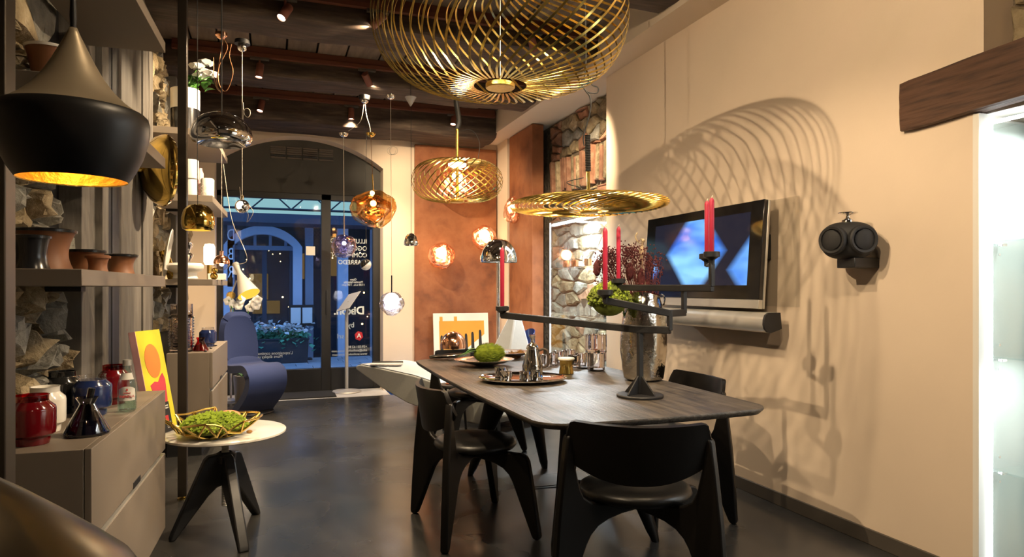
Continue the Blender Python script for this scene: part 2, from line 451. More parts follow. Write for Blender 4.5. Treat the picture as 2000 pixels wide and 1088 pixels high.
# spot tracks along the near face of each beam
RAILS = []
for k, (y0, y1, z0) in enumerate(BEAMS):
    o = tag(MB().box(-.80, 2.54, y0-.065, y0-.022, 3.325, 3.362).box(-.80, 2.54, y0-.05, y0-.037, 3.362, 3.42).build('spot_track', 'rail_paint', bevel=.002),
        'brown-red lighting track on the %s ceiling beam' % ['third nearest', 'second furthest', 'furthest', 'second nearest', 'nearest', 'rearmost'][k] if k < 3 else
        'brown-red lighting track %s' % {3: 'above the table middle', 4: 'above the table near end', 5: 'behind the viewer'}[k], 'lighting track', 'ceiling lighting tracks')
    RAILS.append((y0-.043, 3.325))
# left wall: plaster core behind the stone
wl = struct('wall_left', MB().box(-1.2, LX-.09, -2.3, 8.75, -.1, 3.6), 'mortar')

# ---- rubble masonry: every stone its own piece
def clip(poly, a, b, c):
    out = []
    for i in range(len(poly)):
        p, q = poly[i], poly[(i+1) % len(poly)]
        dp, dq = a*p[0]+b*p[1]-c, a*q[0]+b*q[1]-c
        if dp <= 0: out.append(p)
        if (dp < 0 < dq) or (dq < 0 < dp):
            t = dp/(dp-dq); out.append((p[0]+(q[0]-p[0])*t, p[1]+(q[1]-p[1])*t))
    return out
def masonry(wall, toworld, a0, a1, z0, z1, cw, ch, seed, mats, depth=.06, skip=None, flat=1.):
    """stones over the rectangle a0..a1 (along) x z0..z1; toworld(a, z, h) with h = height off the wall"""
    r = random.Random(seed); pts = []; rows = max(1, int((z1-z0)/ch))
    for j in range(-1, rows+2):
        cols = max(1, int((a1-a0)/cw))
        for i in range(-1, cols+2):
            pts.append((a0+(i+.5+(j % 2)*.5+r.uniform(-.46, .46))*(a1-a0)/cols, z0+(j+.5+r.uniform(-.46, .46))*(z1-z0)/rows))
    asp = cw/ch; n = 0
    for k, p in enumerate(pts):
        poly = [(a0, z0), (a1, z0), (a1, z1), (a0, z1)]
        for q in pts:
            if q is p: continue
            dx, dz = (q[0]-p[0])/asp, q[1]-p[1]
            if dx*dx+dz*dz > (4*ch)**2: continue
            mx, mz = (p[0]+q[0])/2, (p[1]+q[1])/2
            poly = clip(poly, dx/asp, dz, dx/asp*mx+dz*mz)
            if len(poly) < 3: break
        if len(poly) < 3: continue
        cx = sum(q[0] for q in poly)/len(poly); cz = sum(q[1] for q in poly)/len(poly)
        if skip and skip(cx, cz): continue
        ring = []
        for i in range(len(poly)):
            s, t = poly[i], poly[(i+1) % len(poly)]
            L = math.hypot(s[0]-t[0], s[1]-t[1]); m = 2 if L > ch*.5 else 1
            for e in range(m): ring.append((s[0]+(t[0]-s[0])*e/m, s[1]+(t[1]-s[1])*e/m))
        N = len(ring)
        if N < 4: continue
        area = abs(sum(ring[i][0]*ring[(i+1) % N][1]-ring[(i+1) % N][0]*ring[i][1] for i in range(N)))/2
        if area < cw*ch*.12: continue
        hgt = depth*r.uniform(.55, 1.25); vs = []; fs = []
        gap = .010
        for lev, (sh, h) in enumerate(((0, -.03), (gap*.9, hgt*.55), (gap*2.6, hgt))):
            for (a, z) in ring:
                dx, dz = a-cx, z-cz; L = math.hypot(dx, dz); kk = max(.25, 1-(sh+gap*.5)/L)
                jig = (lev > 0)*r.uniform(-.006, .006)
                kk2 = kk*(.94 if lev == 2 else 1)
                vs.append(toworld(cx+dx*kk2+jig, cz+dz*kk2+jig*.7, h+(r.uniform(-.35, .35)*hgt*.5*flat if lev == 2 else 0)))
        vs.append(toworld(cx+r.uniform(-.02, .02), cz, hgt*r.uniform(.85, 1.25)))
        for lev in range(2):
            for i in range(N): fs.append((lev*N+i, lev*N+(i+1) % N, (lev+1)*N+(i+1) % N, (lev+1)*N+i))
        for i in range(N): fs.append((2*N+i, 2*N+(i+1) % N, 3*N))
        MB().add(vs, fs).build('stone', r.choice(mats), wall, smooth=True, angle=28)
        n += 1
    return n
lw = lambda a, z, h: (LX-.09+h, a, z)
masonry(wl, lw, 2.35, 3.36, .75, 2.2, .145, .105, 11, ['stone_a', 'stone_a', 'stone_b'], .12)
masonry(wl, lw, 2.35, 3.36, 2.2, 3.3, .34, .26, 13, ['stone_a', 'stone_b'], .13)
masonry(wl, lw, 5.43, 7.3, .9, 3.3, .17, .15, 12, ['stone_a', 'stone_a', 'stone_b'], .10)
masonry(wl, lw, 7.3, 8.4, .9, 3.3, .30, .22, 14, ['stone_a'], .08)
# upright boards on the left wall
for (y0, y1, h, m) in ((3.38, 3.57, -.05, 'black_steel'), (3.57, 3.82, .04, 'grey_board'), (3.83, 3.96, .07, 'grey_board'), (4.25, 5.43, .06, 'grey_board'), (6.72, 7.05, .05, 'grey_board'), (7.2, 7.5, .06, 'grey_board')):
    if y0 == 4.25:
        for q in range(3):
            o = MB().box(LX-.08, LX+h-.012*(q % 2), y0+q*.387, y0+q*.387+.383, 0, 3.4).build('wall_board', m, wl, bevel=.003)
    else: MB().box(LX-.08, LX+h, y0, y1, 0, 3.4).build('wall_board', m, wl, bevel=.003)

# ---- back wall with its arched opening
AX0, AX1, ASP, ACR = -.61, 1.31, 2.76, 3.09
def arch_pts(x0, x1, zs, zc, n=24):
    w = (x1-x0)/2; h = zc-zs; R = (w*w+h*h)/(2*h); cx = (x0+x1)/2; a = math.asin(w/R)
    return [(cx-R*math.sin(a-2*a*k/n), zc-R+R*math.cos(a-2*a*k/n)) for k in range(n+1)]
AR = arch_pts(AX0, AX1, ASP, ACR)
MXZ = lambda y: Matrix(((1, 0, 0, 0), (0, 0, -1, y), (0, 1, 0, 0), (0, 0, 0, 1)))     # local xy -> world xz, local z -> -y
struct('wall_back', MB().prism([(-1.0, 0), (AX0, 0)]+AR+[(AX1, 0), (3.4, 0), (3.4, 3.5), (-1.0, 3.5)], 0, -.42, MXZ(BY)), 'plaster', angle=30)
# rust steel panels
o = struct('wall_panel', MB().box(1.70, 2.78, BY-.05, BY-.004, 0, 3.085), 'rust', bevel=.004)
struct('wall_column', MB().box(2.80, 3.1, 7.98, BY, 0, 3.16), 'plaster')
o = struct('wall_panel', MB().box(2.80, 2.94, 7.12, 7.90, 0, 3.15), 'rust', bevel=.004)
# far right stone recess with a relieving arch of upright bricks
wr = struct('wall_recess', MB().box(3.07, 3.4, 5.2, 8.4, 0, 3.2), 'mortar')
rw = lambda a, z, h: (3.07-h, a, z)
masonry(wr, rw, 5.34, 7.14, 2.72, 3.15, .21, .14, 21, ['stone_a', 'stone_b', 'stone_a', 'stone_red'], .04, flat=.3)
masonry(wr, rw, 5.34, 7.14, .3, 2.30, .27, .115, 22, ['stone_b', 'stone_a', 'stone_b', 'stone_a', 'stone_b', 'stone_red'], .035, flat=.2)
a = 5.36; r = random.Random(5)
while a < 7.1:
    w = r.uniform(.035, .06); t = .35*(6.2-a)/.9*.12; zz = 2.33+r.uniform(-.02, .03); zt = 2.70+r.uniform(-.03, .02); h = r.uniform(.035, .075)
    vs = [(3.09, a, zz), (3.09, a+w, zz), (3.09, a+w-t, zt), (3.09, a-t, zt), (3.07-h, a+.003, zz+.004), (3.07-h, a+w-.003, zz+.004), (3.07-h, a+w-t-.003, zt-.004), (3.07-h, a-t+.003, zt-.004)]
    MB().add(vs, [(0, 1, 2, 3), (7, 6, 5, 4), (0, 4, 5, 1), (1, 5, 6, 2), (2, 6, 7, 3), (3, 7, 4, 0)]).build('brick', r.choice(['stone_red', 'stone_red', 'stone_a']), wr, bevel=.004)
    a += w+r.uniform(.012, .03)
# ---- near right display niche under the wooden lintel
NB = 3.12
nn = struct('wall_niche', MB().box(RX+.05, NB+.05, .3, 2.06, 2.02, 2.06).box(NB, NB+.05, .3, 2.03, 0, 2.02).box(RX+.05, NB, 2.015, 2.06, 0, 2.02), 'plaster_white')
struct('wall_niche_jamb', MB().box(RX-.001, RX+.06, 2.005, 2.031, 0, 2.02), 'plaster_white')
nu = struct('wall_above_lintel', MB().box(3.0, 3.1, .3, 2.0, 2.0, 2.62), 'mortar')
masonry(nu, lambda a, z, h: (3.0-h, a, z), .9, 1.98, 2.25, 2.62, .50, .30, 31, ['stone_a'], .06)
struct('wall_jamb_upper', MB().box(2.82, 3.05, 1.985, 2.031, 2.24, 2.62), 'plaster')
def lintel(u, v):
    a = v*2*PI; c, s_ = math.cos(a-PI*.75), math.sin(a-PI*.75); k = min(1/max(abs(c), abs(s_)), 1.36)
    y = .35+(2.36-.35)*u; bow = .022*math.sin(u*PI*1.1)
    e = .5-.02*(u > .985)
    return (2.83+c*k*.045*(e/.5)+.006*mnoise.noise(Vector((y*4, c*3, s_*3))), y, 2.138+bow+s_*k*.118*(e/.5)+.008*mnoise.noise(Vector((y*3, s_*4, 7+c))))
mb = MB().grid(lintel, 40, 32); n0 = len(mb.v)
mb.f.append(tuple(40*33+k for k in range(32))); mb.f.append(tuple(reversed([k for k in range(32)])))
struct('lintel_beam', mb, 'lintel_wood', angle=50)
# LED edge and glass shelves of the near niche
cab = thing('display_niche', 'white lit glass display niche under the rough wooden lintel', 'display case', (3.0, 1.6, 0))
MB().box(RX+.060, RX+.066, 1.992, 2.006, .02, 1.985).build('light_strip', 'led_niche', cab, world=True)
MB().box(RX+.066, NB, 1.998, 2.004, .02, 1.99).build('side_glass', 'shelf_glass', cab, world=True)
MB().box(RX+.062, RX+.068, .35, 1.99, 1.975, 1.99).build('light_strip', 'led_niche', cab, world=True)
for z in (1.476, .985, .505):
    MB().box(RX+.062, NB-.004, .35, 1.995, z-.004, z+.004).build('glass_shelf', 'shelf_glass', cab, world=True, bevel=.001)
    mb = MB()
    for dz in (-.02,): mb.box(RX+.10, RX+.13, 1.975, 1.996, z+dz, z+dz+.012)
    MB.build(mb, 'shelf_clip', 'chrome', cab, world=True, bevel=.002)
    for dz in (-.055, .05):
        MB().lathe([(.006, 0), (.006, .003)], 12, Matrix.Translation((RX+.115, 1.999, z+dz)) @ Matrix.Rotation(PI/2, 4, 'X')).build('pin', 'chrome', cab, world=True)
l = lamp('niche_light', 'AREA', (2.98, 1.2, 1.96), 16, (.9, .96, 1), cab, (2.98, 1.2, 0)); l.data.shape = 'RECTANGLE'; l.data.size = .2; l.data.size_y = 1.4
l = lamp('niche_light', 'AREA', (2.98, 1.2, .97), 6, (.9, .96, 1), cab, (2.98, 1.2, 0)); l.data.shape = 'RECTANGLE'; l.data.size = .2; l.data.size_y = 1.4

# ---- floor box by the table
o = thing('floor_box', 'square metal floor socket box set in the dark floor', 'floor box', (1.72, 4.10, 0), -.06)
MB().box(-.16, .16, -.15, .15, 0, .004).build('plate', 'black_steel', o, bevel=.002)
MB().box(-.13, .13, -.12, .12, .004, .008).build('lid', 'baseboard', o, bevel=.002)
MB().box(.125, .15, -.09, .10, .004, .010).build('latch', 'chrome', o, bevel=.002)

# ================================================================== SHOPFRONT
GY = 8.70
ZT = 2.44
fa = struct('wall_fascia', MB().prism([(AX0-.05, ZT)]+arch_pts(AX0-.05, AX1+.05, ASP, ACR+.05)+[(AX1+.05, ZT)], 0, -.05, MXZ(GY-.08)), 'fascia_dark')
pA, pB = onY(527, 284, GY-.09), onY(652, 316, GY-.09)
for k in range(4):
    w = (pB.x-pA.x)/4; x0 = pA.x+k*w+.008; x1 = x0+w-.016
    for q in range(6):
        z = pB.z+(pA.z-pB.z)*(q+.5)/6
        MB().box(x0, x1, GY-.098, GY-.080, z-.012, z+.010).build('vent_slat', 'taupe_dark' if q != 1 else 'black_steel', fa, bevel=.002)
dr = struct('door_1', MB().box(AX0-.02, AX0+.07, GY-.05, GY+.05, 0, ZT).box(.585, .70, GY-.05, GY+.05, 0, ZT).box(AX0, .7, GY-.05, GY+.05, ZT-.07, ZT+.02)
            .box(AX0, .6, GY-.045, GY+.045, 0, .275), 'frame_dark', bevel=.004)
MB().box(AX0+.07, .585, GY-.006, GY+.006, .27, ZT-.06).build('pane', 'pane', dr)
MB().box(.64, .66, GY-.075, GY-.05, .95, 1.25).build('door_handle', 'black_steel', dr, bevel=.004)
wn = struct('window_1', MB().box(1.22, 1.33, GY-.05, GY+.05, 0, ZT).box(.7, 1.3, GY-.05, GY+.05, ZT-.07, ZT+.02).box(.7, 1.25, GY-.045, GY+.045, 0, .275), 'frame_dark', bevel=.004)
MB().box(.70, 1.22, GY-.006, GY+.006, .27, ZT-.06).build('pane', 'pane', wn)
# lettering on the outer face of the glass, to be read from the street
def shoptext(body, px, py, h, parent, align='LEFT', mat='vinyl_white', sx=1., bold=0.):
    """px = the pixel column where the word starts (its right end as seen from inside)"""
    p = onY(px, py, GY+.009); text('lettering', body, h*1.4, frame(p, (-1, 0, 0), (0, 0, 1)), mat, parent, align, .0005, sx, bold)
for s, y in (('ILLUMINAZIONE', 472), ('OGGETTI', 486), ('COMPLEMENTI', 499), ("D'ARREDO", 513)): shoptext(s, 717, y, .058, wn, sx=.92)
for s, y in (('Open', 546), ('Monday-Saturday', 551), ('11.00 a.m.  7.00 p.m.', 556.5)): shoptext(s, 690, y, .026, wn, 'CENTER', sx=.95)
shoptext('Dixon.', 712, 607, .10, wn, bold=.004); shoptext('by', 692, 635, .066, wn, bold=.002)
shoptext('srl', 672, 657, .062, wn)
for s, y in (('+39-031-62 813', 677), ('info@atolloshopcomo.com', 684), ('www.atolloshopcomo.com', 691)): shoptext(s, 717, y, .030, wn, sx=.95)
p = onY(701, 656, GY+.012)
MB().prism([(.055*math.cos(a+.3), .062*math.sin(a+.3)) for a in [2*PI*k/6 for k in range(6)]], 0, .002, frame(p, (-1, 0, 0), (0, 0, 1))).build('emblem', 'sticker_red', wn)
text('lettering', 'A', .085, frame(p-Vector((0, .006, 0)), (-1, 0, 0), (0, 0, 1)), 'vinyl_white', wn); 
for s, y in (("L'esposizione continua al primo piano", 689), ('More display upstairs', 696)): shoptext(s, 572 if y < 690 else 552, y, .036, dr, sx=.92)
o = MB().box(-.055, .055, -.001, .001, -.055, .055).build('notice', 'paper_white', dr); o.location = onY(606.5, 490, GY-.012)

# ================================================================== THE STREET
st = struct('ground_street', MB().box(-6, 8, 8.62, 14.2, -.2, -.03), 'facade_dark')
rr = random.Random(8); y = 8.80
while y < 12.9:
    x = -3.6+rr.uniform(0, .3)
    while x < 4.2:
        w = rr.uniform(.5, .62)
        MB().box(x, x+w-.012, y, y+.333, -.05, -.012+rr.uniform(-.002, .002)).build('paving_slab', 'pave', st, smooth=False); x += w
    y += .345
FY = 12.95
struct('wall_shop_opposite', MB().box(-6, 8, FY+.9, FY+1.0, -.1, 6), 'facade_dark')
fc = struct('wall_opposite', MB().box(-6, -2.3, FY, FY+.9, -.1, 6).box(-6, 8, FY, FY+.4, 2.72, 6).box(2.2, 8, FY, FY+.9, -.1, 6), 'facade')
# arched shop opening across the street
L = onY(436, 480, FY); Rr = onY(590, 480, FY); apex = onY(505, 441, FY)
a_in = arch_pts(L.x+.16, Rr.x-.16, L.z, apex.z-.15, 20); a_out = arch_pts(L.x, Rr.x, L.z, apex.z, 20)
tri = [(L.x, -.1), (L.x, L.z)]+a_out[1:-1]+[(Rr.x, L.z), (Rr.x, -.1), (Rr.x-.16, -.1), (Rr.x-.16, L.z)]+a_in[::-1][1:-1]+[(L.x+.16, L.z), (L.x+.16, -.1)]
MB().prism(tri, 0, -.22, MXZ(FY-.06)).build('arch_surround', 'facade_trim', fc, angle=30)
MB().box(L.x, Rr.x, FY+.1, FY+.2, L.z-.06, L.z+.02).build('transom', 'facade', fc)
for px in (467, 498, 528, 558):
    q = onY(px, 470, FY+.14).x; MB().box(q-.025, q+.025, FY+.12, FY+.18, L.z, apex.z-.1).build('glazing_bar', 'facade', fc)
q0, q1 = onY(456, 0, FY).x, onY(575, 0, FY).x
MB().box(q0, q0+.08, FY+.14, FY+.22, -.1, L.z).box(q1-.08, q1, FY+.14, FY+.22, -.1, L.z).box((q0+q1)/2-.04, (q0+q1)/2+.04, FY+.14, FY+.22, -.1, L.z).build('shop_door_frame', 'facade_dark', fc)
MB().box(L.x, Rr.x, FY+.3, FY+.32, -.1, apex.z).build('shop_pane', 'pane', fc)
# pier and second opening to the right
for (pa, pb) in ((596, 612), (660, 680), (726, 745)):
    xa, xb = onY(pa, 0, FY).x, onY(pb, 0, FY).x
    MB().box(xa, xb, FY-.02, FY+.25, -.1, 2.75).build('pier', 'facade_trim' if pa != 596 else 'facade', fc)
# awning canopy with truss and string of lamps above
za, zb, zc_ = onY(530, 389, 12.2).z, onY(530, 418, 12.2).z, onY(530, 436, 12.2).z
aw = thing('awning', 'long pale glowing awning across the street front', 'awning', (0, 12.2, zb))
MB().box(-5, 6, 12.2, 12.35, zb, za+.5).build('valance', 'awning_glow', aw, world=True)
MB().box(-5, 6, 12.1, 12.9, zc_, zb).build('soffit', 'facade_dark', aw, world=True)
tz0, tz1 = onY(530, 408, 12.1).z, onY(530, 388, 12.1).z
mb = MB().tube([(-5, 12.1, tz0), (6, 12.1, tz0)], .022, 6).tube([(-5, 12.1, tz1+.12), (6, 12.1, tz1+.12)], .022, 6)
mb.build('truss_chord', 'black_steel', aw, world=True)
x = -4.8
while x < 5.5:
    MB().tube([(x, 12.1, tz0), (x+.32, 12.1, tz1+.12)], .013, 5).tube([(x+.32, 12.1, tz1+.12), (x+.64, 12.1, tz0)], .013, 5).build('truss_web', 'black_steel', aw, world=True); x += .64
# lights glimmering in the shops opposite
rg = random.Random(4)
for k in range(34):
    px = rg.uniform(470, 735); py = rg.uniform(480, 640) 
    if 575 < px < 640: continue
    p = onY(px, py, FY+rg.uniform(.35, .8)); s_ = rg.uniform(.006, .018)
    tag(MB().sphere(p, s_, 8, 6).build('fairy_light', 'warm_bulb'), 'tiny warm light glimmering in the shop across the street', 'light', 'lights in the shop opposite')
for (px, py, w, h) in ((505, 560, .35, .5), (600, 520, .22, .5), (655, 500, .18, .8), (520, 600, .5, .25)):
    p = onY(px, py, FY+.85); tag(MB().box(p.x-w/2, p.x+w/2, FY+.84, FY+.88, p.z-h/2, p.z+h/2).build('shop_shelf', 'warm_glow', bevel=.01),
        {505: 'dim warm lit shelf inside the left shop opposite', 600: 'narrow amber shelf behind the opposite blue pier', 655: 'tall amber display in the right shop opposite', 520: 'low warm shelf above the outdoor planter'}[px], 'shelf')
# menu board on its stand
p = onY(589, 617, 12.62); o = thing('menu_stand', 'outdoor menu board with two white pages beside the flower planter', 'menu board', (p.x, 12.62, -.012))
h = p.z+.02
MB().box(-.22, .22, 0, .03, h-.19, h+.19).build('frame', 'black_steel', o, bevel=.004)
for s_ in (-1, 1): MB().box(s_*.10-.085, s_*.10+.085, -.006, 0, h-.14, h+.14).build('page', 'paper_white', o)
MB().box(-.02, .02, 0, .03, 0, h-.19).build('post', 'black_steel', o); MB().box(-.18, .18, -.12, .15, 0, .02).build('foot', 'black_steel', o)
# planter with cyclamen
pa, pb = onY(492, 700, 12.15), onY(603, 700, 12.15)
pl = thing('planter_box', 'long dark planter box on the pavement outside', 'planter', ((pa.x+pb.x)/2, 12.25, -.012))
W = (pb.x-pa.x)/2
mb = MB().add([(-W*.95, -.16, 0), (W*.95, -.16, 0), (W*.95, .16, 0), (-W*.95, .16, 0), (-W, -.19, .42), (W, -.19, .42), (W, .19, .42), (-W, .19, .42)],
         [(0, 3, 2, 1), (4, 5, 6, 7), (0, 1, 5, 4), (1, 2, 6, 5), (2, 3, 7, 6), (3, 0, 4, 7)])
mb.build('box', 'planter', pl, bevel=.01); MB().box(-W*1.02, W*1.02, -.205, .205, .40, .425).build('rim', 'planter', pl, bevel=.006)
def leafcloud(c, sp, n, size, seed, down=0.):
    r = random.Random(seed); mb = MB()
    for k in range(n):
        q = Vector((r.gauss(0, .45)*sp[0], r.gauss(0, .45)*sp[1], r.gauss(0, .45)*sp[2]))
        if down: q.z -= abs(r.gauss(0, 1))*down*(abs(q.x)/sp[0])
        s_ = size*r.uniform(.6, 1.3); m = Matrix.Translation(Vector(c)+q) @ Matrix.Rotation(r.uniform(0, 6.28), 4, 'Z') @ Matrix.Rotation(r.uniform(-.9, .9), 4, 'X') @ Matrix.Rotation(r.uniform(-.5, .5), 4, 'Y')
        mb.add([(0, 0, 0), (-.45*s_, .5*s_, .12*s_), (0, .45*s_, 0), (0, s_, 0.05*s_), (.45*s_, .5*s_, .12*s_)], [(0, 2, 1), (1, 2, 3), (0, 4, 2), (2, 4, 3)], m)
    return mb
for k, px in enumerate((514, 551, 580)):
    p = onY(px, 643, 12.2)
    o = thing('cyclamen', ['white cyclamen at the left end of the outdoor planter', 'white cyclamen in the middle of the outdoor planter', 'white cyclamen at the right end of the outdoor planter'][k], 'plant', (p.x, 12.25, .41), 0, 'cyclamen in the planter')
    f = leafcloud((0, -.02, .03), (.26, .20, .12), 170, .10, 50+k, .10).build('foliage', 'leaf_out', o, smooth=False); f['kind'] = 'stuff'
    f = leafcloud((0, 0, p.z-.41), (.20, .12, .10), 80, .09, 60+k).build('blossom', 'petal_white', o, smooth=False); f['kind'] = 'stuff'
    MB().tube([(0, 0, 0), (.01, 0, p.z-.43)], .006, 5).build('stem', 'leaf_out', o)
# outline letters of a sign across the street
sgn = thing('shop_sign', 'vertical sign of pale outlined letters on the opposite wall', 'sign', onY(451, 495, FY-.1))
MB().box(onY(444, 495, FY-.1).x, onY(458, 495, FY-.1).x, FY-.06, FY, onY(451, 560, FY).z, onY(451, 440, FY).z).build('board', 'facade', sgn, world=True)
for s_, yy in (('D', 460), ('B', 497), ('R', 532)): text('lettering', s_, .30, frame(onY(451, yy, FY-.08), (-1, 0, 0), (0, 0, 1)), 'vinyl_white', sgn, sx=.6)
# ================================================================== LEFT SHELVING
LR = -.0305
def lf(a, b, z): return Vector((-.52+.0305*(b-2.39)+a, b, z))      # a = out from the front line, b = along the wall
def lx(b): return -.52+.0305*(b-2.39)
# posts
def post(b, x, w, label):
    t = thing('shelf_post', label, 'post', (x, b, 0), LR, 'upright posts of the shelving')
    MB().box(-w/2, w/2, -.028, .028, .02, 3.40).build('shaft', 'post_bronze', t, bevel=.003)
    MB().lathe([(.030, 0), (.030, .008), (.012, .010), (.012, .022)], 16).build('glide', 'brass', t)
    return t
post(1.70, -.585, .13, 'broad dark bronze post at the left edge, beside the hanging black lamp')
post(4.50, -.505, .050, 'slim bronze shelving post behind the marble side table')
# black uprights fixed to the wall
for b, lab in ((4.10, 'black steel wall upright between the two grey boards'), (7.12, 'black steel wall upright behind the far white shelf objects')):
    t = thing('wall_upright', lab, 'upright', (LX+.03, b, 0), LR)
    MB().box(-.03, .03, -.145 if b < 5 else -.05, .145 if b < 5 else .05, 0, 3.4).build('bar', 'black_steel', t, bevel=.002)
    MB().box(.03, .034, -.02, .02, 0, 3.4).build('slot_strip', 'frame_dark', t)
def shelf(b0, b1, z1, label, th=.05, bk=None):
    t = thing('wall_shelf', label, 'shelf', (lx((b0+b1)/2), (b0+b1)/2, z1), LR, 'taupe shelves on the left wall')
    L = (b1-b0)/2; x0 = (LX+.02)-lx((b0+b1)/2) if bk is None else bk
    MB().box(x0, 0, -L, L, -th, 0).build('board', 'taupe', t, bevel=.002)
    MB().box(x0+.02, x0+.16, -.03, .03, -th-.02, -th).build('bracket', 'black_steel', t, bevel=.002)
    return t
shelf(2.28, 3.62, 2.465, 'topmost taupe shelf of the near shelving bay', bk=-.33)
shelf(2.28, 3.62, 1.905, 'taupe shelf behind the hanging black lamp', bk=-.33)
shelf(2.28, 3.62, 1.335, 'taupe shelf carrying the brown waisted pots', bk=-.33)
shelf(5.60, 6.80, 2.49, 'taupe shelf carrying the vase of white roses')
shelf(5.60, 6.80, 1.985, 'taupe shelf carrying the white cylinders', th=.05)
shelf(5.60, 6.80, 1.345, 'taupe shelf carrying the white mushroom vase', th=.045)
# cabinets
def cabinet(b0, b1, ztop, zsplit, label, back):
    bm = (b0+b1)/2; t = thing('drawer_cabinet', label, 'cabinet', (lx(bm), bm, 0), LR, 'taupe drawer cabinets')
    L = (b1-b0)/2
    MB().box(-back, -.022, -L, L, .12, ztop-.001).build('body', 'taupe', t, bevel=.002)
    MB().box(-back, -.08, -L+.02, L-.02, 0, .12).build('plinth', 'black_steel', t)
    dw = MB().box(-.020, 0, -L, L, zsplit+.012, ztop).build('drawer', 'taupe', t, bevel=.002)
    MB().box(-.019, .002, -L*.10, L*.10, zsplit+.010, zsplit+.034).build('pull', 'black_steel', dw, bevel=.001)
    dr_ = MB().box(-.020, 0, -L, L, .12, zsplit-.012).build('drawer', 'taupe', t, bevel=.002)
    MB().box(-.018, -.003, -L, L, zsplit-.012, zsplit-.009).build('edge_profile', 'alu', dr_)
    return t
cabinet(2.38, 3.62, .785, .49, 'near taupe drawer cabinet carrying the candle jars and bottle', .27)
cabinet(5.60, 6.80, .785, .50, 'far taupe drawer cabinet beside the blue chair', .32)

# ================================================================== THINGS ON THE LEFT SHELVES
def lathed(name, label, cat, prof, mat, loc, group=None, seg=36, inner=None):
    t = thing(name, label, cat, loc, 0, group)
    MB().lathe(prof, seg).build('body', mat, t)
    return t
def waisted(h, rt, rb, rw): 
    out = [(rb*.9, 0)]+[(rw+(rb-rw)*((1-k/7)**2) if k <= 7 else 0, h*.45*k/7) for k in range(8)]
    out += [(rw+(rt-rw)*((k/9)**1.8), h*(.45+.55*k/9)) for k in range(1, 10)]
    wall = .006
    return out, [(rt-.001, h), (rt-wall, h), (rw+(rt-rw)*.3-wall, h*.7), (rw-wall, h*.45), (rb*.8, .012), (0, .012)]
def pot(px, py, z, b_off, h, rt, rb, rw, body, rim, label):
    p = onz(px, py, z) if py > HOR else None
    p = b_off
    t = thing('waisted_pot', label, 'pot', p, 0, 'waisted pots on the shelf')
    o, i = waisted(h, rt, rb, rw)
    MB().lathe(o+i, 40, caps=False).build('body', body, t)
    MB().lathe([(rt-.008, h-.002), (rt+.003, h-.004), (rt+.004, h+.004), (rt-.004, h+.007), (rt-.009, h+.003)], 40, caps=False).build('rim', rim, t)
    return t
ZS = 1.335
def at_shelf(px, b, z): return onY(px, 500, b)*1.0
def sp(px, b, z):
    q = onY(px, 500, b); return Vector((q.x, b, z))
pot(0, 0, ZS, sp(62, 2.44, ZS), .100, .048, .050, .040, 'glaze_black', 'glaze_black', 'small black glazed waisted pot on the pot shelf')
pot(0, 0, ZS, sp(85, 2.62, ZS), .132, .092, .088, .070, 'terracotta', 'glaze_black', 'largest brown waisted pot with dark rim')
pot(0, 0, ZS, sp(167, 2.86, ZS), .078, .064, .058, .050, 'terracotta', 'glaze_black', 'brown waisted pot with dark rim in the middle of the row')
pot(0, 0, ZS, sp(191, 2.74, ZS), .054, .037, .034, .029, 'terracotta_light', 'terracotta_light', 'smallest all-terracotta waisted pot')
pot(0, 0, ZS, sp(236, 3.10, ZS), .074, .060, .052, .044, 'terracotta', 'glaze_black', 'brown waisted pot with dark rim at the right end of the row')
pot(0, 0, ZS, sp(216, 3.18, ZS), .06, .036, .034, .029, 'terracotta_light', 'terracotta_light', 'small terracotta waisted pot half hidden behind the right end one')
t = thing('waisted_vase', 'brown vase with cream rim on the shelf behind the black lamp', 'vase', sp(96, 2.9, 1.905))
o_, i_ = waisted(.25, .075, .07, .052); MB().lathe(o_+i_, 36, caps=False).build('body', 'terracotta', t)
MB().lathe([(.064, .248), (.078, .246), (.079, .256), (.066, .258)], 36, caps=False).build('rim', 'ceramic_white', t)

# candle jars on the near cabinet
CZT = .785
def jar(px, b, r, h, body, lid, label, z=CZT, neck=None):
    p = sp(px, b, z); t = thing('candle_jar', label, 'candle jar', p, 0, 'candle jars')
    MB().lathe([(r*.72, 0), (r*.76, .012), (r*.76, .022), (r*.97, .032), (r, .045), (r, h*.70), (r*.97, h*.76), (r*.72, h*.86), (r*.70, h*.88), (0, h*.88)], 36, caps=False).build('body', body, t)
    MB().lathe([(r*.70, h*.85), (r*.70, h*.98), (r*.73, h), (r*.66, h), (r*.64, h*.9)], 36, caps=False).build('neck', lid, t)
    return t
jar(62, 2.52, .066, .155, 'jar_red', 'red_glass', 'large dark red candle jar next to the broad bronze post')
jar(88, 2.72, .062, .155, 'jar_white', 'jar_white', 'white candle jar between the red and the black one')
jar(122, 3.10, .066, .165, 'jar_black', 'jar_black', 'black candle jar standing against the stone wall')
jar(180, 3.02, .068, .155, 'jar_blue', 'clear_glass', 'dark blue candle jar with clear glass neck')
jar(222, 3.28, .060, .165, 'jar_red', 'red_glass', 'bright red candle jar partly behind the water bottle')
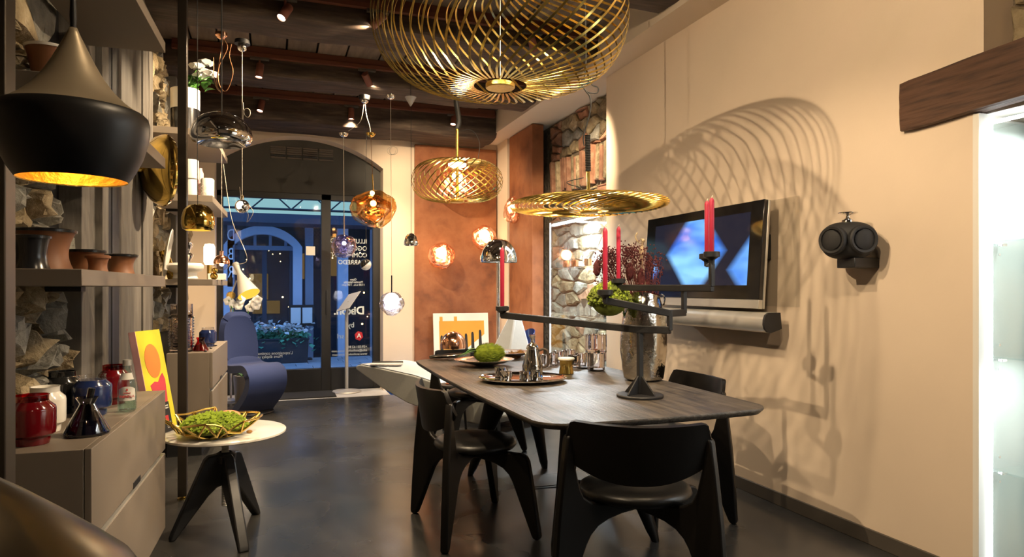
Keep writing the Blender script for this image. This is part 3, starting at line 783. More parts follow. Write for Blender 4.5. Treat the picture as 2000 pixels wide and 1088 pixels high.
# conical blue carafe with a dipper
t = thing('carafe', 'dark blue glass cone carafe holding a dipper on the cabinet', 'carafe', sp(170, 2.62, CZT))
MB().lathe([(.066, 0), (.069, .006), (.069, .012), (.024, .098), (.022, .104), (.034, .125)], 40, caps=False).build('body', 'blue_glass', t)
MB().lathe([(.0, .004), (.064, .006), (.050, .035), (0, .036)], 32, caps=False).build('base_fill', 'jar_blue', t)
MB().tube([(-.005, 0, .05), (.014, 0, .155)], .011, 10).build('dipper', 'jar_black', t)
tag(MB().sphere((0, 0, 0), .010, 10, 6, (1.4, .7, .6)).build('pebble', 'glaze_black'), 'small black pebble on the cabinet top near the carafe', 'pebble').location = sp(140, 2.56, CZT+.006)
# water bottle
bp = sp(248, 3.06, CZT)
t = thing('water_bottle', 'small clear water bottle with printed label on the cabinet', 'bottle', bp)
MB().lathe([(.027, 0), (.033, .004), (.034, .012), (.034, .105), (.030, .125), (.015, .168), (.0125, .178), (.0125, .186)], 32).build('body', 'green_glass', t)
MB().lathe([(0, .004), (.031, .006), (.031, .06), (0, .06)], 24, caps=False).build('water', 'green_glass', t)
MB().lathe([(.0155, .183), (.0155, .204), (.013, .206), (0, .206)], 24).build('cap', 'alu', t)
fwd_b = Vector((-bp.x, -bp.y, 0)).normalized(); th_b = math.atan2(fwd_b.y, fwd_b.x)
def cylpatch(r, z0, z1, half, cut=0.):
    def fn(u, v):
        a = th_b+(u-.5)*2*half; z = z0+(z1-z0)*v+ (cut*(1-(2*u-1)**2) if v > .5 else 0)
        return (r*math.cos(a), r*math.sin(a), z)
    return MB().grid(fn, 16, 4)
cylpatch(.0346, .045, .090, .95, .012).build('label', 'label_cream', t)
def neck_patch(u, v):
    a = th_b+(u-.5)*1.9; z = .128+.026*v; r = .0300-(z-.125)/.043*.0150+.0012; return (r*math.cos(a), r*math.sin(a), z)
MB().grid(neck_patch, 12, 4).build('neck_label', 'label_cream', t)
def oncyl(body, size, z, mat, r=.0352):
    c = bp+Vector((fwd_b.x*r, fwd_b.y*r, z)); text('lettering', body, size, frame(c, (-fwd_b.y, fwd_b.x, 0), (0, 0, 1)), mat, t)
oncyl('PANNA', .0155, .062, 'print_red'); oncyl('ACQUA', .0075, .076, 'print_red'); oncyl('\u2666', .010, .088, 'print_red'); 
text('lettering', '1564', .006, frame(bp+Vector((fwd_b.x*.0245, fwd_b.y*.0245, .138)), (-fwd_b.y, fwd_b.x, 0), (0, 0, 1)), 'print_red', t)

# ---- far bay: roses in a black and white vase
rp = sp(362, 5.78, 2.49)
vs_ = thing('flower_vase', 'white over dark banded cylinder vase on the top far shelf', 'vase', rp)
MB().lathe([(.105, .175), (.105, .33), (.098, .33), (.098, .18)], 40, caps=False).build('upper_band', 'ceramic_white', vs_)
MB().lathe([(.104, .0), (.104, .175), (0, .176)], 40).build('lower_band', 'glaze_black', vs_)
ro = thing('rose_bunch', 'bunch of white roses with green leaves in the banded vase', 'flowers', rp+Vector((0, 0, .24)))
heads = [(385, 132), (402, 125), (398, 143), (411, 147), (391, 152)]
for k, (px, py) in enumerate(heads):
    q = onY(px, py, 5.78+.03*(k % 3-1))
    rl = random.Random(k+70); mb = MB()
    for j in range(3):
        for i in range(5):
            a = i*1.2566+j*.7+k; rad = .016+.015*j; h = .050-.008*j
            m = Matrix.Translation(q+Vector((0, 0, -.012))) @ Matrix.Rotation(a, 4, 'Z')
            def pf(u, v): 
                w = (u-.5)*2; return (rad*(.55+.7*v**.7)-.004*(w*w), w*(.024+.006*j), h*v-.01*w*w*v)
            g = MB().grid(pf, 4, 4); mb.add(g.v, g.f, m)
    inv = XF[ro.name].inverted(); mb.build('rose_head', 'petal_white', ro, world=True)
    MB().tube(smoothpath([rp+Vector((.01*(k-2), 0, .26)), (rp+q)/2+Vector((0, 0, .17)), q-Vector((0, 0, .012))], 5), .004, 6).build('stem', 'leaf', ro, world=True)
for k in range(16):
    rl = random.Random(k+90); q = onY(rl.uniform(364, 412), rl.uniform(150, 182), 5.78+rl.uniform(-.05, .05))
    def lfn(u, v):
        w = math.sin(PI*min(1, v*1.02))*.030; return ((u-.5)*2*w, .085*(v-.5), .02*math.sin(v*3)-.12*((u-.5)*2*w)**2*10)
    m = Matrix.Translation(q) @ Matrix.Rotation(rl.uniform(0, 6.28), 4, 'Z') @ Matrix.Rotation(rl.uniform(-.9, .9), 4, 'X')
    g = MB().grid(lfn, 4, 6); MB().add(g.v, g.f, m).build('leaf', 'leaf', ro, world=True)
c = lathed('white_cup', 'small white cup beside the rose vase', 'cup', [(.03, 0), (.036, .01), (.04, .09), (.036, .09), (.03, .02), (0, .02)], 'ceramic_white', sp(397, 6.05, 2.49))
# middle far shelf
z2 = 1.985
t = thing('stacked_canister', 'tall white two-tier canister on the middle far shelf', 'canister', sp(372, 5.85, z2))
MB().lathe([(.048, 0), (.05, .004), (.05, .15), (.046, .152)], 36).build('lower_tier', 'ceramic_white', t)
MB().lathe([(.058, .154), (.06, .158), (.06, .30), (.055, .304)], 36).build('upper_tier', 'ceramic_white', t)
lathed('slim_bottle', 'slim salmon coloured bottle behind the white canister', 'bottle', [(.026, 0), (.028, .01), (.028, .25), (.016, .285), (.016, .30)], 'paper_pink', sp(391, 6.2, z2))
t = thing('glass_stopper', 'knobbly clear glass ornament on the middle far shelf', 'ornament', sp(394, 5.72, z2))
for k in range(4): MB().sphere((.012*(-1)**k, 0, .02+.025*k), .020, 12, 8).build('bead', 'clear_glass', t)
t = thing('milk_lamp', 'glowing white jar lamp at the end of the middle far shelf', 'lamp', sp(405, 6.1, z2))
MB().lathe([(.05, 0), (.052, .01), (.052, .19), (.045, .20), (0, .20)], 32).build('jar', 'ceramic_white', t)
# lower far shelf
z3 = 1.345
t = thing('oval_plate', 'pale oval plate leaning against the stone wall', 'plate', sp(322, 5.72, z3))
MB().lathe([(0, 0), (.10, .004), (.155, .022), (.15, .028), (.10, .012), (0, .008)], 40, Matrix.Translation((0, 0, .20)) @ Matrix.Rotation(.28, 4, 'Y') @ Matrix.Rotation(1.45, 4, 'Y') @ Matrix.Diagonal((1.25, .62, 1, 1))).build('dish', 'ceramic_grey', t)
t = thing('gold_shaker', 'tilted gold cylinder behind the white mushroom vase', 'ornament', sp(338, 5.85, z3))
MB().lathe([(.033, 0), (.035, .004), (.035, .22), (.03, .235), (0, .235)], 32, Matrix.Rotation(-.30, 4, 'Y')).build('body', 'gold', t)
t = thing('mushroom_vase', 'low white mushroom-shaped vase on the lower far shelf', 'vase', sp(362, 5.70, z3))
MB().lathe([(.085, 0), (.09, .006), (.082, .03), (.085, .05), (.115, .065), (.13, .085), (.13, .105), (.115, .122), (.08, .125), (.07, .115), (0, .11)], 40).build('body', 'ceramic_white', t)
t = thing('chrome_figure', 'chrome ornament of stacked flared beads', 'ornament', sp(368, 5.92, z3))
MB().lathe([(.030, 0), (.024, .04), (.016, .10), (.014, .15), (.034, .185), (.036, .20), (.014, .215), (.012, .235), (.032, .27), (.030, .295), (0, .30)], 28).build('body', 'chrome', t)
t = thing('white_block', 'flat white block at the end of the lower far shelf', 'block', sp(424, 6.25, z3))
MB().box(-.07, .07, -.05, .05, 0, .055).build('body', 'ceramic_white', t, bevel=.004)
t = thing('gold_bead', 'two small gold globes stacked at the shelf end', 'ornament', sp(418, 5.98, z3))
MB().sphere((0, 0, .03), .03, 20, 12).build('lower_globe', 'gold', t); MB().sphere((.006, 0, .078), .024, 20, 12).build('upper_globe', 'gold', t)
t = thing('pill_lamp', 'glowing white pill-shaped wall lamp above the lower far shelf', 'lamp', sp(409, 6.4, z3+.13))
MB().lathe([(0, 0), (.035, .006), (.046, .03), (.046, .16), (.035, .185), (0, .19)], 28).build('glass', 'bulb_soft', t)
MB().lathe([(.020, -.13), (.020, .004)], 16).build('stem', 'brass', t)
# far cabinet top
t = thing('ribbed_vase', 'clear glass cylinder vase with ring ribs on the far cabinet', 'vase', sp(354, 5.75, CZT))
pr = [(0, 0), (.075, 0), (.082, .006)]
for k in range(11): pr += [(.082, .03+.022*k), (.094, .041+.022*k)]
pr += [(.082, .28), (.080, .37), (.077, .37), (.076, .28), (.076, .02), (0, .015)]
MB().lathe(pr, 40, caps=False).build('body', 'cast_glass', t, weld=True)
t = thing('red_carafe', 'small red glass flask on the far cabinet', 'flask', sp(392, 5.78, CZT))
MB().lathe([(.054, 0), (.058, .006), (.056, .016), (.026, .075), (.025, .082), (.034, .105)], 36, caps=False).build('body', 'red_glass', t)
MB().lathe([(0, .003), (.052, .005), (.036, .05), (0, .05)], 28, caps=False).build('fill', 'jar_red', t)
jar(406, 6.2, .068, .16, 'jar_blue', 'clear_glass', 'dark blue candle jar behind the red flask')
for k, (px, b) in enumerate(((412, 5.95), (421, 6.2), (401, 5.66))): tag(MB().sphere((0, 0, 0), .010, 8, 6, (1.3, .8, .6)).build('pebble', 'glaze_black'), 'tiny black pebble scattered on the far cabinet top', 'pebble', 'pebbles on the far cabinet').location = sp(px, b, CZT+.005)
# gold dish lamp on the wall
gp = onY(312, 332, 4.95)
t = thing('dish_lamp', 'polished gold bowl-shaped wall lamp behind the bronze post', 'wall lamp', gp)
md = Matrix.Rotation(.42, 4, 'Z') @ Matrix.Rotation(PI/2, 4, 'Y')
MB().lathe([(0, -.115), (.06, -.11), (.14, -.085), (.21, -.035), (.235, .01), (.238, .03), (.225, .05), (.19, .052), (.15, .03), (.10, .005), (.05, -.01), (0, -.012)], 56, md, caps=False).build('bowl', 'gold', t)
MB().lathe([(.03, -.30), (.03, -.10)], 16, md).build('arm', 'brass', t)

# ================================================================== MARBLE SIDE TABLE, BASKET, BOOK
tc = onz(440, 841, .525); tc.z = 0
t = thing('side_table', 'round white marble side table on a black tripod with a screw stem', 'side table', tc)
MB().lathe([(0, .507), (.297, .507), (.305, .512), (.305, .521), (.299, .525), (0, .525)], 64, caps=False).build('top', 'marble', t)
pr = []; z = .13
while z < .505: pr += [(.0165, z), (.0195, z+.004)]; z += .008
MB().lathe([(0, .13)]+pr+[(0, .506)], 20, caps=False).build('screw', 'alu', t)
feet = [onz(335, 1056, 0), onz(476, 1078, 0), onz(500, 1004, 0)]
for k, f in enumerate(feet):
    d_ = (f-tc); d_.z = 0; L = d_.length; d_.normalize()
    m = frame((0, 0, 0), d_, (0, 0, 1))
    poly = [(L-.013, 0), (L+.013, 0), (L+.004, .03), (.105, .385), (.085, .402), (.035, .408), (.0, .408), (.0, .25), (.045, .235), (.085, .20)]
    MB().prism(poly, -.026, .026, m).build('leg', 'black_steel', t, bevel=.008)
MB().lathe([(.05, .36), (.055, .40), (.032, .415), (.03, .36)], 20, caps=False).build('collar', 'black_steel', t)
# basket of moss
bc = tc+(onz(417, 838, .555)-tc)*1.0; bc = onz(417, 846, .54); bc.z = .525
t = thing('wire_basket', 'openwork gold wire basket on the marble table', 'basket', bc)
rb_ = random.Random(12); bars = []
NB_ = 15
lo = [Vector((.10*math.cos(2*PI*k/NB_), .10*math.sin(2*PI*k/NB_), .008)) for k in range(NB_)]
def rr_(a): return 1
mid = [Vector((.165*math.cos(2*PI*(k+.5+rb_.uniform(-.2, .2))/NB_), .165*math.sin(2*PI*(k+.5)/NB_), .035+rb_.uniform(-.008, .008))) for k in range(NB_)]
hi = [Vector((.232*math.cos(2*PI*(k+rb_.uniform(-.25, .25))/NB_), .232*math.sin(2*PI*k/NB_), .095+rb_.uniform(-.018, .020))) for k in range(NB_)]
for k in range(NB_):
    k2 = (k+1) % NB_
    for a_, b_ in ((lo[k], lo[k2]), (lo[k], mid[k]), (lo[k2], mid[k]), (mid[k], hi[k]), (mid[k], hi[k2]), (hi[k], hi[k2]) if k % 3 else (mid[k], mid[k2])):
        MB().tube([a_, (a_+b_)/2+Vector((0, 0, rb_.uniform(-.004, .004))), b_], .0055, 6).build('wire', 'brass', t)
def clump(seed, c, r, n, size, sc=(1, 1, .5)):
    q = random.Random(seed); mb = MB()
    for k in range(n):
        d_ = Vector((q.gauss(0, 1), q.gauss(0, 1), q.gauss(0, 1))).normalized()
        d_.z = abs(d_.z) if q.random() < .8 else d_.z*.4
        p = Vector(c)+Vector((d_.x*r*sc[0], d_.y*r*sc[1], d_.z*r*sc[2]))*q.uniform(.75, 1.05); s_ = size*q.uniform(.5, 1.3)
        mb.add([p+Vector((0, 0, s_)), p+Vector((s_, 0, 0)), p+Vector((-.5*s_, .8*s_, 0)), p+Vector((-.5*s_, -.8*s_, 0)), p-Vector((0, 0, s_*.6))], [(0, 1, 2), (0, 2, 3), (0, 3, 1), (4, 2, 1), (4, 3, 2), (4, 1, 3)], Matrix.Identity(4))
    return mb
ms = thing('moss_heap', 'bright green moss filling the gold wire basket', 'moss', bc+Vector((0, 0, .045)))
f = clump(1, (0, 0, .005), .155, 1800, .010, (1, 1, .42)).build('moss', 'moss', ms, smooth=False); f['kind'] = 'stuff'
MB().sphere((0, 0, .010), .15, 24, 10, (1, 1, .32)).build('core', 'moss_dark', ms)
q = D(444, 812, (bc-Vector((0, 0, 0))).dot(Vector((SN, CS, 0)))+.10)
t = thing('mango', 'pink and yellow fruit lying on the moss', 'fruit', q)
MB().sphere((0, 0, 0), .040, 24, 14, (1.55, 1, .72), lambda v: 1+.06*v.x).build('flesh', 'fruit_pink', t); MB().tube([(.06, 0, 0), (.068, 0, .006)], .003, 6).build('stem', 'beam_wood', t)
# big yellow art book leaning on the cabinet end
b0 = onz(302, 832, .527); 
t = thing('art_book', 'large yellow art book with pink spine standing on the marble table', 'book', (0, 0, 0))
c1, c2 = D(249, 650, 3.30), D(306, 640, 3.58)            # upper left of spine .. upper right of cover
base_r = D(346, 818, 3.52); spine_off = D(275, 647, 3.30)
ux = Vector((.42, .90, 0)).normalized()
book_o = onz(347, 836, .527)                                # lower right corner of the cover
upv = Vector((-.19, .06, 1)).normalized()
Wb, Hb, Tb = .20, .54, .035
nz = ux.cross(upv).normalized()
mB = frame(book_o-ux*Wb, ux, upv)
MB().box(0, Wb, 0, Hb, -.004, 0, mB).build('front_cover', 'paper_yellow', t)
MB().box(.002, Wb-.004, .003, Hb-.003, -Tb, -.004, mB).build('pages', 'paper_white', t)
MB().box(-.003, 0, 0, Hb, -Tb, 0, mB).build('spine', 'paper_pink', t); MB().box(0, Wb, 0, Hb, -Tb-.004, -Tb, mB).build('back_cover', 'paper_pink', t)
def flat(pts, mat, name, m, h=.001): return MB().prism(pts, 0, h, m).build(name, mat, t)
flat([(.095+.062*math.cos(2*PI*k/28), Hb*.70+.090*math.sin(2*PI*k/28)) for k in range(28)], 'paper_orange', 'printed_circle', mB)
flat([(1.35*a_, Hb*b_) for a_, b_ in ((.030, .47), (.058, .50), (.080, .49), (.098, .54), (.116, .57), (.126, .50), (.122, .40), (.118, .30), (.10, .24), (.062, .24), (.045, .34))], 'paper_crimson', 'printed_shape', mB)
flat([(.008, Hb*.42), (.022, Hb*.38), (.05, Hb*.22), (.02, Hb*.20), (.004, Hb*.30)], 'paper_green', 'printed_leaf', mB)
# leaflet
lo_ = onz(332, 842, .526)
t = thing('leaflet', 'small black printed leaflet leaning beside the yellow book', 'leaflet', lo_)
mL = frame(lo_, ux, upv); mL = XF[t.name].inverted() @ mL
MB().box(-.05, .03, 0, .155, .0, .002, mL).build('card', 'paper_black', t)
MB().box(-.02, .006, .055, .085, .002, .003, mL).build('print_block', 'print_red', t)
for k in range(5): MB().box(-.015, .02, .02+.007*k, .022+.007*k, .002, .003, mL).build('print_line', 'paper_white', t)
for k in range(2): MB().box(-.005, .02, .12+.012*k, .127+.012*k, .002, .003, mL).build('print_line', 'paper_white', t)
t = thing('twig_stub', 'short dark seed pod on the marble top', 'seed', onz(487, 843, .534))
MB().sphere((0, 0, 0), .011, 10, 6, (1.4, .7, .8)).build('pod', 'burr', t)

# ================================================================== BLUE S-SHAPED CHAIR
bcx = onz(487, 800, .0); d0 = 5.75
back_x0, back_x1 = D(424, 640, d0), D(492, 640, d0)
t = thing('s_chair', 'tall blue upholstered S-shaped chair facing the room', 'chair', (D(478, 700, 6.95).x, D(478, 700, 6.95).y, 0), -1.0)
# side profile (x = forward, z = up) swept across the width
prof = [(q[0], q[1]) for q in smoothpath([(a, b, 0) for a, b in [(-.14, 1.03), (-.165, .99), (-.15, .80), (-.115, .62), (-.085, .50), (-.03, .435), (.08, .42), (.20, .43), (.29, .435), (.345, .405), (.36, .345), (.33, .27), (.25, .18), (.16, .10), (.11, .05), (.10, .02)]], 5)]
def schair(u, v):
    k = min(len(prof)-1, int(round(v*(len(prof)-1)))); x, z = prof[k]
    w = .155+.050*math.sin(PI*min(1, max(0, (1.04-z)/.66)))+.055*min(1, max(0, (.52-z)/.12))
    e = (u-.5)*2
    zz = z-(.06*abs(e)**4*max(0, (z-.80)/.23) if z > .80 else 0)
    return (x-.03*(1-e*e)*(1 if z > .5 else 0), e*w, zz)
MB().grid(schair, 16, len(prof)-1, .075).build('shell', 'blue_fabric', t, angle=60, bevel=.012)
MB().lathe([(.23, 0), (.235, .008), (.23, .018), (0, .02)], 48, Matrix.Translation((.10, 0, 0))).build('base_ring', 'black_steel', t)
# ================================================================== DINING TABLE
def rrect(x0, x1, y0, y1, r, bow, n=10):
    out = []
    for cx, cy, a0 in ((x1-r, y1-r, 0), (x0+r, y1-r, PI/2), (x0+r, y0+r, PI), (x1-r, y0+r, 1.5*PI)):
        for k in range(n+1):
            a = a0+PI/2*k/n; out.append((cx+r*math.cos(a), cy+r*math.sin(a)))
    # bow the sides outwards a little
    mx, my = (x0+x1)/2, (y0+y1)/2; res = []
    ring = []
    for i in range(len(out)):
        p, q = out[i], out[(i+1) % len(out)]; L = math.hypot(p[0]-q[0], p[1]-q[1]); m = max(1, int(L/.12))
        for e in range(m): ring.append((p[0]+(q[0]-p[0])*e/m, p[1]+(q[1]-p[1])*e/m))
    for x, y in ring:
        fx = (x-mx)/((x1-x0)/2); fy = (y-my)/((y1-y0)/2)
        res.append((x+bow*fx*(1-fy*fy), y+bow*fy*(1-fx*fx)))
    return res
TX0, TX1, TY0, TY1, TZ = .995, 2.11, 2.42, 4.93, .745
tb = thing('dining_table', 'long dark grained oak dining table with rounded corners', 'table', ((TX0+TX1)/2, (TY0+TY1)/2, 0))
ring = rrect(TX0-1.5525, TX1-1.5525, TY0-3.675, TY1-3.675, .11, .03); n = len(ring)
mb = MB(); levels = ((.93, -.034), (.975, -.028), (.997, -.012), (1., -.006), (.996, 0))
for s_, dz in levels:
    mb.v += [Vector((x-(1-s_)*math.copysign(min(abs(x), .55), x), y-(1-s_)*.55*math.copysign(min(1, abs(y)/1.2), y), TZ+dz)) for x, y in ring]
for l in range(len(levels)-1):
    for k in range(n): mb.f.append((l*n+k, l*n+(k+1) % n, (l+1)*n+(k+1) % n, (l+1)*n+k))
mb.f.append(tuple(range(n-1, -1, -1))); mb.f.append(tuple((len(levels)-1)*n+k for k in range(n)))
mb.build('tabletop', 'table_oak', tb, angle=50)
for sx in (-1, 1):
    for sy in (-1, 1):
        top = Vector((sx*.075, sy*.54, TZ-.03)); ft = Vector((sx*.275, sy*.73, .0))
        ax = Vector((sx*.20, sy*.10, 0)).normalized()
        def lg(u, v):
            p = top.lerp(ft, v); w = .085*(1-v)**1.2+.026; a = 2*PI*u
            e = 1 if v < .97 else .72
            side = Vector((-ax.y, ax.x, 0))
            return p+ax*(w*math.cos(a)*e)+side*((.030 if v > .2 else .034)*math.sin(a)*e)
        mbl = MB().grid(lg, 16, 14); mbl.f.append(tuple(i*15+14 for i in range(16)))
        mbl.build('leg', 'chair_black', tb, weld=True, angle=60)

# ================================================================== CHAIRS
def make_chair(name, label):
    t = thing(name, label, 'chair', (0, 0, 0), 0, 'black slab-leg dining chairs')
    R = .395
    front = [(R-.017, .004), (R+.0, 0), (R+.017, .004), (R+.021, .02), (R-.012, .22), (R-.045, .39), (R-.06, .415), (R-.09, .425), (0, .425), (0, .372),
             (.08, .368), (.15, .357), (.20, .338), (.235, .31), (.258, .275), (.275, .235), (R-.026, .02)]
    rear = [(R-.017, .004), (R+.0, 0), (R+.017, .004), (R+.021, .02), (R+.010, .20), (R-.006, .40), (R-.030, .60), (R-.044, .70), (R-.054, .715), (R-.066, .705), (R-.080, .60),
            (R-.105, .50), (R-.125, .462), (R-.16, .438), (R-.22, .425), (0, .425), (0, .372), (.08, .368), (.15, .357), (.20, .338), (.235, .31), (.258, .275), (.275, .235), (R-.026, .02)]
    for sx in (-1, 1):
        for sy, poly in ((1, front), (-1, rear)):
            d_ = Vector((sx*.79, sy*.613, 0)); m = frame((0, 0, 0), d_, (0, 0, 1))
            MB().prism(poly, -.019, .019, m).build('leg', 'chair_black', t, bevel=.008)
    def seat(p):
        pass
    prof = [(0, .424), (.19, .424), (.222, .432), (.232, .447), (.226, .463), (.205, .474), (.16, .479), (.10, .478), (0, .474)]
    MB().lathe(prof, 48, Matrix.Translation((0, .015, 0)), caps=False, sx=1.0, sy=.96).build('seat', 'leather_black', t, angle=70)
    def back(u, v):
        e = (u-.5)*2; x = e*.272
        zb = .540+.085*abs(e)**2.2; zt = .778-.010*(1-e*e)
        # rounded upper corners
        if abs(e) > .88: zt -= .045*((abs(e)-.88)/.12)**2; zb += .03*((abs(e)-.88)/.12)**2
        z = zb+(zt-zb)*v
        y = -.262+1.05*x*x-.035*(v-.5)
        return (x, y, z)
    MB().grid(back, 28, 8, -.022).build('backrest', 'chair_black', t, angle=60, bevel=.004)
    return t
chA = make_chair('dining_chair', 'black dining chair on the near left side of the table, whole in view')
chA.location = (1.02, 3.47, 0); chA.rotation_euler.z = -PI/2+.03
copy_thing(chA, 'black dining chair nearest the viewer, seen from behind', (1.41, 2.43, 0), -math.radians(27))
copy_thing(chA, 'black dining chair between the table and the cream wall', (2.13, 3.34, 0), PI/2-.04)
copy_thing(chA, 'black dining chair at the far head of the table', (1.53, 5.12, 0), PI+.12)

# ================================================================== ON THE TABLE
# hammered silver vase with dried flowers
vp = onz(1257, 742, TZ); vp.z = TZ
vd = vp.dot(Vector((SN, CS, 0)))
vz = thing('hammered_vase', 'tall hammered silver vase standing on the dining table', 'vase', vp)
def vw(u, v):
    z = .50*v; a = 2*PI*u
    r = .098+.036*math.sin(PI*min(1, (v*.95+.10)))**.8 if v > .02 else .09
    q = Vector((math.cos(a)*2.2, math.sin(a)*2.2, v*3)); r *= 1+.035*mnoise.noise(q)+.018*mnoise.noise(q*2.5)
    if v > .97: r -= .002
    return (r*math.cos(a), r*math.sin(a), z+.012*math.sin(a*2)*v)
mbv = MB().grid(vw, 48, 36, .003); mbv.build('body', 'hammered', vz, angle=70)
MB().lathe([(0, .003), (.09, .003), (.09, .006), (0, .006)], 32, caps=False).build('bottom', 'hammered', vz)
MB().tube([Vector((.118*math.cos(.1)+.025*math.sin(a), .0, .46+.035*math.cos(a))) for a in [PI*k/8 for k in range(9)]], .006, 8).build('ring_handle', 'chrome', vz)
# dried dark red flowers
df = thing('dried_flowers', 'bunch of dark red dried berry stems in the silver vase', 'flowers', vp+Vector((0, 0, .3)))
rf = random.Random(21); berries = MB(); stems = MB()
cen = D(1240, 520, vd); rt_ = Vector((CS, -SN, 0)); fw_ = Vector((SN, CS, 0))
for k in range(170):
    px = rf.uniform(1168, 1292); py = 482+32*abs(rf.gauss(0, 1))+(abs(px-1232)/60)**2*18
    tip = D(px, min(py, 560), vd+rf.uniform(-.13, .13)); root = vp+Vector((0, 0, .30))+rt_*rf.uniform(-.04, .04)
    mid_ = root.lerp(tip, .55)+rt_*((px-1235)/60*.015)
    stems.tube([root, mid_, tip], .0012, 4)
    for j in range(9):
        q = tip+Vector((rf.gauss(0, .018), rf.gauss(0, .018), rf.gauss(0, .020))); berries.sphere(q, rf.uniform(.0035, .0055), 6, 4)
o = berries.build('berry_cluster', 'dry_red', df, world=True); o['kind'] = 'stuff'
o = stems.build('stem_bundle', 'dry_stem', df, world=True); o['kind'] = 'stuff'
for k, (px, py, s_) in enumerate(((1166, 524, .032), (1252, 545, .034), (1262, 560, .03), (1230, 530, .034))):
    c_ = D(px, py, vd-.06*(k % 2)); MB().sphere(c_, s_, 14, 10, (.7, .7, 1.5)).build('seed_head', 'dry_red', df, world=True)
# hydrangea
hc = D(1190, 588, vd-.12); hy = thing('green_hydrangea', 'ball of green dried hydrangea hanging over the vase rim', 'flowers', hc)
o = clump(33, (0, 0, 0), .112, 1100, .017, (1.02, 1, .85)).build('florets', 'moss_dark', hy, smooth=False); o['kind'] = 'stuff'
q2 = clump(34, (0, 0, 0), .112, 500, .015, (1.02, 1, .85)).build('florets', 'moss', hy, smooth=False); q2['kind'] = 'stuff'
MB().sphere((0, 0, 0), .10, 20, 14, (1, 1, .85)).build('core', 'moss_dark', hy)
MB().tube(smoothpath([(.06, 0, 0), (.10, .03, -.02), (.13, .06, -.10)], 5), .005, 6).build('stem', 'leaf', hy)
# dried lily pod
lp = [D(1262, 580, vd-.05), D(1258, 540, vd-.05), D(1253, 505, vd-.05), D(1254, 480, vd-.05), D(1256, 470, vd-.05), D(1250, 466, vd-.05)]
dp = thing('dried_pod', 'curled pale seed pod rising from the silver vase', 'dried flower', lp[0])
MB().tube(smoothpath(lp, 6), [.004]*12+[.010, .012, .013, .013, .012, .010, .008, .006, .006, .007, .010, .012, .013, .011, .008, .006, .004, .004, .003][:19], 8).build('pod', 'dry_tan', dp, world=True)
MB().tube(smoothpath([D(1250, 474, vd-.05), D(1244, 470, vd-.05), D(1241, 462, vd-.05), D(1245, 455, vd-.05)], 5), .005, 6).build('curl', 'dry_tan', dp, world=True)

# candelabra
cb = onz(1250, 775, TZ); cb.z = TZ
cd = thing('candelabra', 'black cast metal candelabra with stacked swivelling arms on the table', 'candelabra', cb)
MB().lathe([(0, 0), (.112, 0), (.114, .004), (.114, .010), (.110, .014), (0, .014)], 48, caps=False).build('base', 'candelabra_black', cd)
sd = cb.dot(fw_)
z_arm = D(1243, 636, sd).z-TZ
MB().box(-.013, .013, -.013, .013, .014, z_arm).build('stem', 'candelabra_black', cd, bevel=.003)
for k in range(4):
    a = PI/2*k+.35; m = frame((0, 0, .014), (math.cos(a), math.sin(a), 0), (0, 0, 1))
    MB().prism([(.0, 0), (.092, 0), (.092, .004), (.018, .085), (0, .10)], -.004, .004, m).build('fin', 'candelabra_black', cd, bevel=.001)
# arms: cup, long bar to the pivot, short bar to the next post
def arm(cup, piv, tail, w=.011, h=.026):
    pts = [cup+(piv-cup).normalized()*.02, cup.lerp(piv, .12)+Vector((0, 0, -.002)), piv]
    mbA = MB()
    for (a, b) in ((cup, piv), (piv, tail)):
        d_ = (b-a); L = d_.length; m = frame(a, d_, (0, 0, 1))
        mbA.box(-.004, L+.006, -h, 0, -w, w, m)
    return mbA.build('arm', 'candelabra_black', cd, world=True, bevel=.004)
def cup(p, dbl=False):
    mbC = MB().lathe([(.013, -.040), (.014, -.018), (.030, -.006), (.037, -.004), (.037, .018), (.033, .020), (.015, .016), (0, .014)], 32, Matrix.Translation(p), caps=True)
    return mbC.build('cup', 'candelabra_black', cd, world=True)
def vpost(p, q): MB().box(-.011, .011, -.011, .011, 0, (q-p).z, Matrix.Translation(p)).build('post', 'candelabra_black', cd, world=True, bevel=.003)
dA, dB, dC, dD = 3.72, 3.18, 3.72, 3.02
pivA = D(1243, 636, sd); cupA = D(981, 605, dA)
pA1 = D(1308, 629, sd-.06); pA1.z = pivA.z
pivB = D(1308, 605, sd-.06); cupB = D(1182, 574, dB); pB1 = D(1336, 595, sd+.02)
zB = pivB.z; pB1.z = zB
pivC = D(1333, 556, sd+.02); pC1 = D(1390, 545, sd-.20); zC = pivC.z; pC1.z = zC; cupC = D(1208, 551, dC)
def recup(px, z, guess):     # the depth at which a cup of height z shows at pixel (px, its row)
    return guess
arm(cupA-Vector((0, 0, .012)), pivA, pA1, h=.036, w=.012); vpost(pA1-Vector((0, 0, .02)), pivB); arm(cupB-Vector((0, 0, .014)), pivB, pB1, h=.034, w=.012); vpost(pB1-Vector((0, 0, .02)), pivC); arm(cupC-Vector((0, 0, .014)), pivC, pC1, h=.034, w=.012)
cupD = Vector((pC1.x, pC1.y, D(1385, 500, sd-.20).z)); cupE = cupD+fw_*.115+rt_*.012+Vector((0, 0, -.004))
vpost(pC1-Vector((0, 0, .01)), cupD-Vector((0, 0, .035)))
arm(cupD-Vector((0, 0, .03)), cupD.lerp(cupE, .5)-Vector((0, 0, .03)), cupE-Vector((0, 0, .03)), .008, .014)
for c_ in (cupA, cupB, cupC, cupD, cupE): cup(c_)
